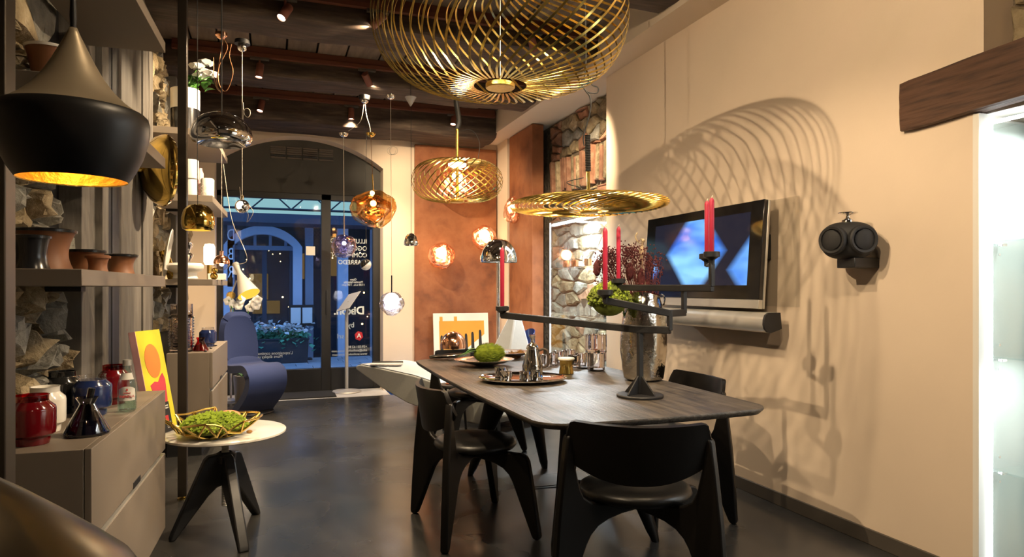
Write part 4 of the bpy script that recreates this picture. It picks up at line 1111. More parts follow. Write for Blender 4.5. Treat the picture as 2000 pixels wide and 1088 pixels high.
def candle(p, hgt, label, tilt=0.):
    t = thing('candle', label, 'candle', p+Vector((0, 0, .014)), 0, 'red candles')
    MB().lathe([(0, 0), (.0105, 0), (.0115, .004), (.0118, hgt*.93), (.0105, hgt*.955), (.006, hgt*.985), (.003, hgt)], 20, caps=True).build('wax', 'candle_red', t)
    MB().tube([(0, 0, hgt-.002), (.002, 0, hgt+.006), (.005, 0, hgt+.010)], .0016, 6).build('wick', 'wick', t)
    return t
def ch(px_top, p): 
    d_ = p.dot(fw_); return (D(0, px_top, d_).z-p.z)
candle(cupA, ch(488, cupA), 'red candle on the long left arm, in front of the chrome dome lamp')
candle(cupB, ch(450, cupB), 'red candle above the green hydrangea')
candle(cupC, ch(447, cupC), 'red candle in front of the dark dried flowers')
candle(cupD, ch(392, cupD), 'front red candle of the pair before the screen')
candle(cupE, ch(398, cupE), 'rear red candle of the pair before the screen')

# espresso tray
tp = onz(1021, 744, TZ); tp.z = TZ
t = thing('serving_tray', 'oval polished steel serving tray under the espresso set', 'tray', tp, -TH)
MB().lathe([(0, .004), (.19, .004), (.215, .010), (.243, .018), (.248, .020), (.246, .023), (.236, .020), (.212, .014), (.19, .0085), (0, .008)], 56, caps=False, sy=.86).build('dish', 'chrome', t)
MB().lathe([(.243, .018), (.252, .019), (.254, .024), (.248, .027), (.240, .023)], 56, caps=False, sy=.86).build('rim', 'chrome', t)
mk = D(1040, 735, tp.dot(fw_)+.06); mk.z = TZ+.0095
t = thing('coffee_pot', 'shiny steel coffee pot with a dark loop handle on the tray', 'coffee pot', mk, -TH)
MB().lathe([(.058, 0), (.061, .004), (.058, .075), (.040, .155), (.037, .165), (.036, .17)], 36).build('body', 'chrome', t)
MB().lathe([(.037, .168), (.038, .175), (.030, .192), (.014, .203), (.009, .212), (.009, .222), (.019, .246), (.020, .250), (0, .251)], 32).build('lid', 'chrome', t)
MB().tube(smoothpath([(.035, 0, .158), (.062, 0, .168), (.086, 0, .155), (.092, 0, .115), (.086, 0, .075), (.064, 0, .062), (.050, 0, .070)], 6), .0075, 10).build('handle', 'beam_wood', t)
MB().lathe([(.059, -.001), (.0605, .07), (.058, .08)], 36, caps=False).build('lower_band', 'hammered', t)
for k, (px, py, lab) in enumerate(((977, 735, 'steel espresso cup at the left end of the tray'), (988, 744, 'steel espresso cup at the front left of the tray'), (1025, 744, 'steel espresso cup in front of the coffee pot'), (1044, 742, 'steel espresso cup at the right of the front row'))):
    q = onz(px, py+1, TZ+.0095); q.z = TZ+.0095
    t = thing('espresso_cup', lab, 'cup', q, k*.4, 'steel espresso cups on the tray')
    MB().lathe([(.026, 0), (.030, .003), (.032, .05), (.033, .056), (.030, .056), (.028, .008), (0, .007)], 28, caps=False).build('body', 'chrome', t)
    MB().tube(smoothpath([(.030, 0, .045), (.044, 0, .044), (.046, 0, .025), (.031, 0, .016)], 4), .003, 6).build('handle', 'chrome', t)
# platters
pp = onz(946, 709, TZ+.02); pp.z = TZ
def platter(name, label, loc, r):
    t = thing(name, label, 'platter', loc, -TH)
    MB().lathe([(0, .006), (r*.25, .006), (r*.28, .0), (r*.32, .0), (r*.34, .008), (r*.75, .026), (r*.98, .044), (r, .048), (r*.97, .049), (r*.72, .032), (r*.3, .014), (0, .013)], 56, caps=False, sy=.95).build('dish', 'silver', t)
    return t
platter('silver_platter', 'wide shallow silver platter carrying the green seed head', pp, .205)
p2 = onz(988, 698, TZ+.02); p2.z = TZ; p2 += fw_*.16
platter('silver_platter', 'silver platter at the rear carrying the brown burrs', p2, .20)
p3 = onz(884, 702, TZ); p3.z = TZ
t = thing('pointed_tray', 'flat pointed silver tray at the far table corner', 'tray', p3, -TH)
def lt(u, v):
    w = .085*math.sin(PI*min(1, .05+u*.95))**.8; return (-.17+.30*u, (v-.5)*2*w, .008+.02*((v-.5)*2)**2+.02*u)
MB().grid(lt, 16, 8, .004).build('dish', 'silver', t)
# green seed head (bulbous) with leaves
gc = pp+Vector((0, 0, .085))+rt_*.02
t = thing('green_seed_head', 'large fuzzy bright green bud lying on the silver platter', 'plant', gc)
MB().sphere((0, 0, 0), .105, 28, 18, (1, .62, .62), lambda v: 1+.10*v.x*abs(v.x)).build('bud', 'bud_green', t)
rg2 = random.Random(6); mbs = MB()
for k in range(1600):
    v = Vector((rg2.gauss(0, 1), rg2.gauss(0, 1), rg2.gauss(0, 1))).normalized(); kk = 1+.10*v.x*abs(v.x)
    p = Vector((v.x*.105, v.y*.065, v.z*.065))*kk; d_ = (p.normalized()+Vector((1.5, 0, .2))).normalized()*.022
    s_ = Vector((-v.y, v.x, 0))*.0016+Vector((0, 0, .001)); mbs.add([p-s_, p+s_, p+d_], [(0, 1, 2)])
o = mbs.build('bristles', 'bud_green', t, smooth=False); o['kind'] = 'stuff'
for k, (a, l_) in enumerate(((2.9, .15), (3.4, .12), (3.0, .10))):
    def lf2(u, v):
        w = .020*math.sin(PI*min(1, .08+.92*u)); return ((.06+l_*u)*math.cos(a), (.06+l_*u)*math.sin(a)*.5+(v-.5)*2*w, .005+.03*math.sin(u*2.5)-.045*u+.012*k)
    MB().grid(lf2, 8, 4, .001).build('leaf', 'leaf', t)
for k, (px, py) in enumerate(((990, 697), (1000, 693), (1010, 694), (1016, 690), (1004, 699))):
    q = D(px, py, p2.dot(fw_)-.02*k); t = thing('burr', 'spiky brown seed burr in the heap on the rear platter', 'seed', q, 0, 'burrs on the rear platter')
    MB().sphere((0, 0, 0), .024, 14, 10).build('husk', 'burr', t)
    mb2 = MB()
    for j in range(160):
        v = Vector((rg2.gauss(0, 1), rg2.gauss(0, 1), rg2.gauss(0, 1))).normalized(); s_ = v.orthogonal()*.0018; mb2.add([v*.022-s_, v*.022+s_, v*.036], [(0, 1, 2)])
    o = mb2.build('spines', 'burr', t, smooth=False); o['kind'] = 'stuff'
# brass candle pot, glasses
q = onz(1106, 730, TZ); q.z = TZ
t = thing('brass_candle', 'waisted brass candle pot with a white wax top', 'candle', q)
MB().lathe([(.040, 0), (.046, .003), (.044, .02), (.039, .045), (.042, .075), (.048, .088), (.046, .09), (0, .088)], 36).build('pot', 'brass', t)
MB().lathe([(.046, .086), (.052, .089), (.052, .097), (.048, .100), (0, .100)], 36).build('lid', 'wax_white', t)
def fluted(r, z0, z1, n=10, r2=None):
    def fn(u, v):
        a = 2*PI*u; i = int(round(v*(len(P_)-1))); q, z, o_ = P_[i]
        rr = q*(1+.13*o_*abs(math.sin(n/2*a))); return (rr*math.cos(a), rr*math.sin(a), z)
    r2 = r2 or r; wl_ = .006; bs_ = z0+.022
    P_ = [(0, z0, 0), (r*.9, z0, 0), (r, z0+.004, 1), ((r+r2)/2, (z0+z1)/2, 1), (r2, z1-.003, 1), (r2-.002, z1, .7), (r2-wl_, z1-.002, 0), ((r+r2)/2-wl_, (z0+z1)/2, 0), (r-wl_, bs_, 0), (0, bs_, 0)]
    return MB().grid(fn, n*8, len(P_)-1)
q = onz(1164, 724, TZ); q.z = TZ
t = thing('fluted_vase', 'tall clear fluted glass vase in two tiers on the table', 'vase', q)
fluted(.050, 0, .115, 8).build('lower_tier', 'cast_glass', t, weld=True); fluted(.062, .1155, .235, 10).build('upper_tier', 'cast_glass', t, weld=True)
for k, (px, py) in enumerate(((1067, 717), (1080, 713), (1122, 718), (1134, 714), (1092, 709), (1112, 706))):
    q = onz(px, py, TZ); q.z = TZ
    t = thing('fluted_tumbler', ['leftmost small fluted glass tumbler beside the coffee pot', 'second fluted glass tumbler from the coffee pot', 'fluted glass tumbler just right of the brass candle', 'fluted glass tumbler nearest the tall fluted vase', 'fluted glass tumbler in the rear row, left', 'fluted glass tumbler in the rear row, right'][k], 'glass', q, 0, 'fluted tumblers on the table')
    fluted(.034, 0, .085, 8, .038).build('body', 'cast_glass', t, weld=True)
q = onz(1142, 720, TZ); tag(MB().box(-.04, .04, -.03, .03, 0, .012).build('black_case', 'black_steel', bevel=.004), 'flat black case between the tumblers and tall vase', 'case').location = (q.x, q.y, TZ)
# ================================================================== SPRING PENDANTS (twisted brass strips)
def spring(name, label, c, R, hz, hub, n, twist, w, sq=.62, tilt=None, th=.0014, htop=None, seg=30):
    """c = centre at the equator; hz = half height; strips run from the lower hub over the rim to the upper hub"""
    t = thing(name, label, 'pendant lamp', c)
    if tilt: t.rotation_euler = tilt
    me_o = None; htop = htop or hz
    def P(s):
        a = -PI/2+PI*s
        ca, sa = max(0, math.cos(a)), math.sin(a)
        r = hub+(R-hub)*ca**sq; z = (hz if sa < 0 else htop)*sa
        ph = twist*(s-.5)
        return Vector((r*math.cos(ph), r*math.sin(ph), z))
    vs = []; fs = []
    for k in range(seg+1):
        s = .004+.992*k/seg
        p = P(s); tg = (P(min(1, s+.003))-P(max(0, s-.003))).normalized()
        out = Vector((p.x, p.y, p.z*1.0)); out.z *= .6; out = (out-tg*out.dot(tg)).normalized(); sd = tg.cross(out).normalized()
        for a, b in ((-1, -1), (1, -1), (1, 1), (-1, 1)): vs.append(p+sd*(a*w/2)+out*(b*th/2))
    for k in range(seg):
        for e in range(4): fs.append((k*4+e, k*4+(e+1) % 4, k*4+4+(e+1) % 4, k*4+4+e))
    for k in range(n):
        m = Matrix.Rotation(2*PI*k/n, 4, 'Z')
        if me_o is None: me_o = MB().add(vs, fs).build('strip', 'brass', t, angle=30)
        else: share(me_o, 'strip', t, m)
    for sgn in (-1, 1):
        MB().lathe([(0, -.012), (hub*1.02, -.012), (hub*1.08, -.008), (hub*1.08, .008), (hub*1.02, .012), (0, .012)], 40, Matrix.Translation((0, 0, -hz if sgn < 0 else htop))).build('hub', 'gold_matte', t)
    return t
d1 = 3.08; hb = D(977, 168, d1)
HZ1 = .305; c1_ = Vector((hb.x, hb.y, hb.z+HZ1))
big = spring('spring_pendant', 'huge brass strip pendant lantern cut by the top of the picture', c1_, .585, HZ1, .062, 50, 1.25, .0102, .50, htop=.20)
MB().tube([(0, 0, -HZ1), (0, 0, 3.42-c1_.z)], .0016, 6).build('wire', 'cable_clear', big)
d2 = 4.62; c2_ = D(893, 354, d2)
med = spring('spring_pendant', 'medium brass strip pendant lit in front of the rust panel', c2_, .315, .135, .045, 32, 1.45, .0075, .50)
MB().tube([(0, 0, -.135), (0, 0, .36)], .011, 12).build('rod', 'brass', med)
zt = 3.42-c2_.z
MB().tube(smoothpath([(0, 0, .36), (.012, 0, .42), (-.008, 0, .55), (.0, 0, .62)], 6), .017, 10).build('coiled_sleeve', 'cable_black', med)
MB().tube([(0, 0, .62), (0, 0, zt)], .003, 6).build('cable', 'cable_black', med)
MB().tube(smoothpath([(0, 0, .34), (.10, 0, .36), (.16, 0, .28), (.15, 0, .16)], 6), .002, 6).build('loose_cable', 'cable_black', med)
MB().lathe([(0, .10), (.06, .104), (.062, .118), (0, .122)], 28, caps=False).build('light_disc', 'bulb', med)
lamp('bulb', 'POINT', c2_+Vector((0, 0, .06)), 18, WARM, med, size=.05)
d3 = 4.02; c3_ = D(1150, 400, d3)
fl = spring('spring_pendant', 'wide flattened brass strip pendant hanging low over the table', c3_, .475, .040, .05, 46, 1.5, .0075, .42, (0, -.02, 0))
MB().tube([(0, 0, -.04), (0, 0, .20)], .010, 12).build('rod', 'brass', fl)
pr = [(0, .20)]; z = .20
while z < .42: pr += [(.014, z), (.018, z+.005)]; z += .010
MB().lathe(pr+[(0, z)], 14, caps=False).build('coiled_sleeve', 'cable_black', fl)
def rel(px, py): return D(px, py, d3)-c3_
MB().tube(smoothpath([rel(1143, 285), rel(1142, 268), rel(1150, 240), rel(1157, 212), rel(1156, 190), rel(1148, 178), rel(1140, 162), rel(1146, 154)], 6), .0045, 7).build('cable', 'cable_black', fl)
MB().tube(smoothpath([rel(1157, 150), rel(1160, 166), rel(1172, 172), rel(1170, 182), rel(1154, 181), rel(1142, 170), rel(1140, 158), rel(1148, 140), rel(1150, 60), rel(1150, -60)], 6), .004, 7).build('cable', 'cable_black', fl)
MB().tube(smoothpath([rel(1141, 347), rel(1110, 354), rel(1114, 360), rel(1133, 366), rel(1140, 376)], 6), .003, 6).build('loose_cable', 'cable_black', fl)
MB().lathe([(0, .016), (.055, .018), (.055, .028), (0, .030)], 28, caps=False).build('light_disc', 'bulb_soft', fl)
lamp('bulb', 'POINT', c3_+Vector((0, 0, .01)), 7, WARM, fl, size=.04)

# ================================================================== NEAR LEFT PENDANTS
dB_ = 1.12; bp_ = D(143, 352, dB_)
t = thing('dome_pendant', 'matt black spun pendant with a gold interior at the upper left', 'pendant lamp', bp_)
outer = [(.0800, 0), (.091, .017), (.103, .042), (.111, .07), (.1135, .088), (.1135, .100), (.111, .110), (.106, .115)]
MB().lathe(outer, 72, caps=False).build('shade', 'black_shade', t, angle=60)
MB().lathe([(.106, .115), (.094, .121), (.078, .133), (.061, .150), (.045, .172), (.031, .198), (.018, .226), (.009, .246), (.006, .254), (0, .255)], 72, caps=False).build('shade_neck', 'shade_top', t, angle=60)
MB().lathe([(.0800, 0), (.079, .002), (.089, .017), (.101, .042), (.109, .07), (.111, .09), (.104, .108), (0, .112)], 72, caps=False).build('inner_shade', 'gold_matte', t, angle=60)
MB().lathe([(.0045, .252), (.0055, .275), (.004, .315)], 12).build('ferrule', 'black_steel', t)
MB().tube([(0, 0, .30), (0, 0, 3.42-bp_.z)], .0022, 6).build('cable', 'cable_black', t)
MB().sphere((0, 0, .055), .026, 16, 10).build('bulb', 'bulb_soft', t)
lamp('bulb', 'POINT', bp_+Vector((0, 0, .03)), 2.2, WARM, t, size=.03)
ap = D(-88, 900, .95)
t = thing('cone_pendant', 'bronze metal cone shade cut off by the lower left corner', 'pendant lamp', ap)
MB().lathe([(.004, 0), (.03, -.018), (.08, -.056), (.13, -.098), (.18, -.142), (.22, -.180), (.232, -.20), (.228, -.21), (.21, -.175), (.10, -.08), (.0, -.02)], 72, caps=False).build('shade', 'bronze_shade', t, angle=60)
MB().tube([(0, 0, 0), (0, 0, 3.42-ap.z)], .002, 6).build('cable', 'cable_black', t)

# ================================================================== HANGING GLASS AND MIRROR LAMPS
def canopy(t, p, mat='chrome', r=.035):
    MB().lathe([(r, 0), (r*.97, -.012), (r*.75, -.028), (r*.35, -.038), (0, -.041), ], 24, Matrix.Translation(p)).build('canopy', mat, t, world=True)
def hang(t, a, b, r=.002, mat='cable_clear'): MB().tube([a, b], r, 6).build('wire', mat, t, world=True)
def blob(seed, amp): 
    def f(q): return 1+amp*mnoise.noise(q*1.3+Vector((seed*3.1, seed, 0)))+amp*.4*mnoise.noise(q*2.9+Vector((seed, 0, 7)))
    return f
def melt(px, py, d, rpx, mat, label, sc=(1, 1, .9), amp=.16, seed=1, bulb=.030, power=6, col=WARM, bmat='bulb'):
    c = D(px, py, d); r = rpx*M_PX(d)
    t = thing('melted_globe_lamp', label, 'lamp', c)
    MB().sphere((0, 0, 0), r, 40, 26, sc, blob(seed, amp)).build('globe', mat, t, angle=80)
    MB().sphere((0, 0, 0), r*.80, 32, 20, (sc[0]*.92, sc[1]*.92, sc[2]*.85), blob(seed+5, amp*2.2)).build('inner_globe', mat, t, angle=80)
    MB().sphere((0, 0, r*.25), bulb, 14, 10).build('bulb', bmat, t)
    if power: lamp('bulb', 'POINT', c+Vector((0, 0, r*.25)), power, col, t, size=bulb)
    return t, c, r
t, c, r = melt(729, 408, 6.5, 43, 'melt_gold', 'large gold melted-glass globe hanging before the shop door', (1, 1, .86), .13, 2, .03, 12)
p = D(724, 262, 6.5); canopy(t, p+Vector((0, 0, .01)), 'gold', .045); hang(t, p, Vector((c.x, c.y, c.z+r*.8)), .0028, 'cable_copper')
MB().tube([Vector((c.x, c.y, c.z+r*.75)), D(727, 340, 6.5)], .006, 8).build('stem', 'brass', t, world=True)
MB().sphere(D(727, 377, 6.5), .022, 14, 10).build('socket_bulb', 'bulb', t, world=True)
bc_ = D(712, 193, 6.5)
MB().tube(smoothpath([bc_, D(716, 225, 6.5), D(722, 246, 6.5), p], 6), .003, 6).build('feed_cable', 'cable_clear', t, world=True)
t, c, r = melt(672, 481, 6.5, 23.5, 'melt_smoke', 'small violet mirrored globe hanging in front of the shop window', (1, 1, .97), .10, 3, .022, 4, (1, .9, .8), 'led_ball')
p = D(671, 262, 6.5); canopy(t, p+Vector((0, 0, .01)), 'chrome', .045); hang(t, p, c+Vector((0, 0, r*.9)), .0035, 'cable_clear')
MB().tube([c+Vector((0, 0, r*.85)), D(672, 420, 6.5)], .006, 8).build('stem', 'alu', t, world=True)
MB().tube(smoothpath([bc_, D(706, 232, 6.5), D(695, 246, 6.5), D(680, 256, 6.5)], 6), .003, 6).build('feed_cable', 'cable_clear', t, world=True)
t = thing('ceiling_rose', 'black and chrome ceiling cup feeding two hanging lamps', 'ceiling rose', bc_)
MB().lathe([(0, .03), (.055, .03), (.052, .0), (.045, -.012), (0, -.012)], 28).build('cup', 'black_steel', t)
MB().sphere((0, 0, -.015), .040, 24, 14, (1, 1, .8)).build('mirror_ball', 'chrome', t)
t, c, r = melt(765, 593, 6.1, 24, 'melt_silver', 'bright silver melted-glass globe hanging low by the cream pier', (1, 1, .96), .10, 4, .07, 5, (1, .93, .86), 'led_ball')
p = D(763, 186, 6.1); canopy(t, p, 'chrome', .042); hang(t, p, D(765, 540, 6.1), .0018); MB().tube([D(765, 538, 6.1), D(765, 572, 6.1)], .006, 8).build('stem', 'black_steel', t, world=True)
MB().tube(smoothpath([D(764+9*math.cos(a)+(a*.6), 294+8*math.sin(a), 6.1) for a in [k*.7 for k in range(16)]], 3), .0018, 5).build('cable_loop', 'cable_clear', t, world=True)
# rose-gold globes on the rust panel
for k, (px, py, r_, Y, lab) in enumerate(((862, 500, 26, 8.15, 'glowing rose-gold globe low on the rust panel'), (946, 465, 24, 8.15, 'glowing rose-gold globe high on the rust panel beside the chrome dome'), (893, 356, 42, 8.12, 'largest glowing rose-gold globe behind the medium strip pendant'))):
    dd = onY(px, py, Y).dot(Vector((SN, CS, 0)))
    t, c, r = melt(px, py, dd, r_, 'melt_copper', lab, (1, .9, 1), .13, 7+k, .068, 12, (1, .66, .38))
    MB().lathe([(.05, 0), (.05, .02), (.02, .03)], 24, Matrix.Translation((c.x, 8.349, c.z)) @ Matrix.Rotation(PI/2, 4, 'X')).build('wall_plate', 'copper', t, world=True)
    MB().tube([(c.x, 8.345, c.z), (c.x, c.y, c.z)], .012, 8).build('arm', 'copper', t, world=True)
pq = onX(1000, 411, 2.72); dd = pq.dot(Vector((SN, CS, 0)))
t, c, r = melt(1000, 411, dd, 26, 'melt_copper', 'flattened rose-gold globe on the side rust panel behind the flat pendant', (.62, .62, 1), .14, 13, .03, 4, (1, .66, .38))
MB().tube([(c.x, c.y, c.z), (2.80, c.y, c.z)], .012, 8).build('arm', 'copper', t, world=True)
# mirrored dome hanging before the roses
c = D(433, 282, 3.55)
t = thing('mirror_dome_pendant', 'large chrome dome pendant hanging below the white roses', 'pendant lamp', c)
sc_ = 1.0
MB().lathe([(.120, .0), (.142, .010), (.153, .030), (.154, .052), (.146, .085), (.125, .120), (.094, .146), (.055, .162), (.02, .167), (0, .168)], 56, caps=False).build('dome', 'chrome', t, angle=70)
MB().lathe([(.120, .0), (.085, .022), (.05, .032), (0, .034)], 48, caps=False).build('inner_reflector', 'chrome', t, angle=70)
MB().tube([(0, 0, .16), (0, 0, 3.42-c.z)], .0035, 8).build('wire', 'black_steel', t)
c = D(387, 450, 3.2)
t = thing('gold_cup_pendant', 'small gold cup pendant hanging beside the bronze post', 'pendant lamp', c)
MB().lathe([(.056, 0), (.068, .006), (.074, .028), (.073, .06), (.064, .095), (.045, .116), (.02, .124), (0, .125)], 44, caps=False).build('shade', 'gold', t, angle=70)
MB().lathe([(.056, 0), (.062, .04), (.04, .09), (0, .10)], 32, caps=False).build('inner_shade', 'gold_glow', t)
MB().tube([(-.002, 0, .12), (-.004, 0, .5), (-.002, 0, 3.42-c.z)], .002, 6).build('wire', 'cable_black', t)
c = D(473, 403, 4.9); r = 13.5*M_PX(4.9)
t = thing('mirror_ball_pendant', 'small chrome ball pendant with a bright white face', 'pendant lamp', c)
MB().sphere((0, 0, 0), r, 32, 20).build('ball', 'chrome', t)
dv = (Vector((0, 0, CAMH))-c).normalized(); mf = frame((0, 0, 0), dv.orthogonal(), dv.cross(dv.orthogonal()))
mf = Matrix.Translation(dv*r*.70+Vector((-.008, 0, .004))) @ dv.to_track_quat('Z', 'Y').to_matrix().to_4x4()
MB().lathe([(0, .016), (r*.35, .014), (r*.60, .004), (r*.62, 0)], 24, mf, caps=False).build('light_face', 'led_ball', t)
MB().cyl((0, 0, r*.95), .012, .03, 12).build('socket', 'chrome', t)
p = D(473, 92, 4.9); hang(t, c+Vector((0, 0, r)), p, .0018); MB().sphere(p, .035, 20, 12).build('canopy', 'chrome', t, world=True)
MB().lathe([(.055, 0), (.05, .03), (0, .035)], 20, Matrix.Translation(p+Vector((0, 0, .02)))).build('ceiling_cup', 'black_steel', t, world=True)
MB().tube(smoothpath([c+Vector((0, 0, r)), D(470, 380, 4.9), D(468, 365, 4.9)], 5), .002, 6).build('loose_cable', 'cable_clear', t, world=True)
MB().tube(smoothpath([D(481, 395, 4.9), D(494, 412, 4.9), D(490, 425, 4.9), D(482, 434, 4.9), D(485, 420, 4.9), D(479, 408, 4.9)], 6), .0022, 6).build('cable_loop', 'cable_clear', t, world=True)
MB().tube(smoothpath([D(474, 240, 4.9), D(477, 215, 4.9), D(486, 213, 4.9), D(489, 222, 4.9), D(484, 229, 4.9), D(477, 222, 4.9), D(475, 200, 4.9)], 6), .002, 6).build('cable_loop', 'cable_clear', t, world=True)
# copper ceiling cup with dangling cables and the copper globe below
p = D(432, 70, 4.7)
t = thing('copper_globe_pendant', 'copper topped clear globe pendant at the end of the far shelf', 'pendant lamp', D(433, 513, 5.4))
cg = D(433, 513, 5.4); r = 15*M_PX(5.4)
MB().sphere((0, 0, 0), r, 32, 20).build('globe', 'clear_glass', t)
MB().lathe([(r*1.01*math.cos(a), r*1.01*math.sin(a)) for a in [-.15+(PI/2+.15)*k/10 for k in range(11)]], 32, caps=False).build('cap', 'copper', t)
MB().cyl((0, 0, r*.95), .014, .035, 12).build('socket', 'copper', t)
MB().sphere((0, 0, -.012), .018, 12, 8).build('bulb', 'bulb_soft', t)
hang(t, cg+Vector((0, 0, r)), Vector((cg.x, cg.y, 3.42)), .0018)
MB().lathe([(.04, .02), (.04, 0), (.02, -.02), (0, -.025)], 20, Matrix.Translation(p)).build('canopy', 'copper', t, world=True)
for pts in ([(438, 76), (444, 95), (428, 130), (427, 160), (437, 178), (447, 170), (455, 140), (448, 110), (452, 86)], [(436, 76), (430, 110), (424, 150), (424, 168), (432, 179)], [(417, 112), (418, 150), (424, 172), (431, 180)]):
    MB().tube(smoothpath([D(a, b, 4.75) for a, b in pts], 6), .003, 6).build('loose_cable', 'cable_copper', t, world=True)
# grey cone canopy with little chrome cup
c = D(803, 480, 6.4)
t = thing('chrome_cup_pendant', 'tiny chrome cup pendant on a black cord left of the rust panel', 'pendant lamp', c)
MB().lathe([(.058, 0), (.068, .012), (.066, .04), (.054, .085), (.03, .112), (.008, .12), (0, .12)], 36, caps=False).build('shade', 'chrome', t, angle=70)
MB().sphere((0, 0, .035), .02, 12, 8).build('bulb', 'bulb_soft', t)
hang(t, c+Vector((0, 0, .11)), D(803, 200, 6.4), .0025, 'cable_black')
MB().lathe([(.055, 0), (.052, -.004), (.006, -.085), (0, -.086)], 24, Matrix.Translation(D(802, 190, 6.4))).build('canopy', 'stand_grey', t, world=True)
hang(t, D(802, 190, 6.4), Vector((D(802, 190, 6.4).x, D(802, 190, 6.4).y, 3.42)), .003, 'cable_black')
# half clear ball spot
c = D(714, 517, 7.4); r = 11*M_PX(7.4)
t = thing('half_mirror_ball', 'small half-black half-clear ball lamp before the window lettering', 'pendant lamp', c)
MB().lathe([(r*math.cos(a), r*math.sin(a)) for a in [PI/2*k/10 for k in range(11)]], 28, Matrix.Rotation(-.7, 4, 'Y'), caps=True).build('dark_half', 'jar_black', t)
MB().lathe([(r*math.cos(a), r*math.sin(a)) for a in [-PI/2+PI/2*k/10 for k in range(11)]], 28, Matrix.Rotation(-.7, 4, 'Y'), caps=False).build('clear_half', 'ceramic_white', t)
MB().tube(smoothpath([c+Vector((0, 0, r*.9)), D(715, 470, 7.4), D(714, 350, 7.4), D(716, 270, 7.4), D(713, 255, 7.4), D(714, 215, 7.4), D(714, 182, 7.4)], 5), .003, 6).build('cord', 'cable_black', t, world=True)

# ================================================================== TRACK SPOTS
def spot(px, py, rail, aim, label, power=30, angle=50, show=True, loc=None, L=.125, R=.033, soft=.025, blend=.6):
    ry, rz = RAILS[rail] if rail is not None else (0, 0)
    c = onY(px, py, ry) if loc is None else Vector(loc)
    t = thing('track_spot', label, 'spotlight', c, 0, 'cylindrical track spots')
    a = (Vector(aim)-c).normalized(); m = a.to_track_quat('Z', 'Y').to_matrix().to_4x4()
    MB().lathe([(0, -L/2), (R*.92, -L/2), (R, -L/2+.006), (R, L/2), (R*.9, L/2), (R*.88, L/2-.012)], 28, m, caps=False).build('body', 'spot_paint', t)
    MB().lathe([(0, L/2-.008), (R*.88, L/2-.010)], 24, m, caps=False).build('lens', 'spot_face', t)
    if rail is not None:
        MB().box(c.x-.08, c.x+.08, ry-.02, ry+.02, rz-.022, rz).build('track_adapter', 'baseboard', t, world=True, bevel=.003)
        MB().tube([(c.x, ry, rz-.01), (c.x, ry, c.z-.005), ], .008, 8).build('stem', 'spot_paint', t, world=True)
    else: MB().tube([(c.x, c.y, c.z), (c.x, c.y, 3.44)], .008, 8).build('stem', 'spot_paint', t, world=True)
    lamp('beam', 'SPOT', c+a*(L/2+.004), power*SPOT_W, WARM, t, c+a*2, soft, angle, blend)
    return t
spot(557, 24, 0, (-.7, 4.35, 1.7), 'track spot on the nearest visible beam, aimed at the left shelves', 190, 60)
spot(738, 40, 0, (-.6, 5.85, 2.0), 'track spot half hidden by the left edge of the huge strip pendant', 420, 80)
spot(507, 138, 1, (-.35, 6.2, 1.0), 'track spot glowing above the chrome ball pendant', 220, 60)
spot(717, 155, 1, (2.1, 8.3, 1.7), 'track spot turned away, near the middle of the second furthest track', 230, 80)
spot(510, 207, 2, (-.55, 7.2, 1.2), 'track spot on the furthest track nearest the shelves', 120, 60)
spot(686, 222, 2, (.85, 7.75, 0), 'track spot pointing straight down above the gold canopy', 170, 115)
spot(886, 234, 2, (1.5, 7.0, .3), 'track spot at the right end of the furthest track', 130, 70)
spot(1040, 85, 0, (3.0, 6.2, 1.9), 'track spot seen through the huge strip pendant', 230, 65)
# unseen spots: two inferred from the wall shadows, the rest added as fill
spot(0, 0, 3, (1.3, 4.3, .6), 'added unseen fill spot over the dining table', 170, 80, loc=(.45, 3.617, 3.2))  # added fill over the table, out of view
spot(0, 0, 4, (2.45, 2.70, .9), 'track spot left of the huge strip pendant', 130, 62, loc=(.27, 2.257, 3.2), soft=.015)
spot(0, 0, None, (2.82, 3.25, 1.45), 'clip spot high on the broad bronze post', 160, 75, loc=(-.49, 1.97, 3.05), soft=.012)
spot(0, 0, 5, (2.82, 2.0, 1.6), 'added unseen fill spot behind the viewer facing the lintel', 75, 85, loc=(.6, .907, 3.2))  # wall wash added for the right wall by the lintel
spot(0, 0, 4, (-.5, 3.0, 1.0), 'added unseen fill spot at the right end facing the near shelves', 240, 60, loc=(2.3, 2.257, 3.2))  # added to light the near shelves from the right
spot(0, 0, 4, (-.2, 3.75, .4), 'added unseen fill spot above the marble side table', 260, 50, loc=(1.2, 2.257, 3.2))  # added to brighten the marble top
spot(0, 0, 4, (.5, 5.0, .5), 'added wide unseen fill spot right of the huge strip pendant', 230, 110, loc=(1.9, 2.257, 3.2), blend=1.)  # broad fill added for table, chairs and floor
spot(0, 0, 5, (.9, 4.0, .6), 'added unseen fill spot behind the viewer facing down the room', 60, 100, loc=(1.0, .907, 3.2), blend=1.)  # weak general fill added from the rear

spot(0, 0, 5, (-.30, 1.30, 1.66), 'added narrow unseen spot behind the viewer aimed at the black pendant', 110, 26, loc=(1.35, .907, 3.2))  # added to bring out the neck of the black pendant

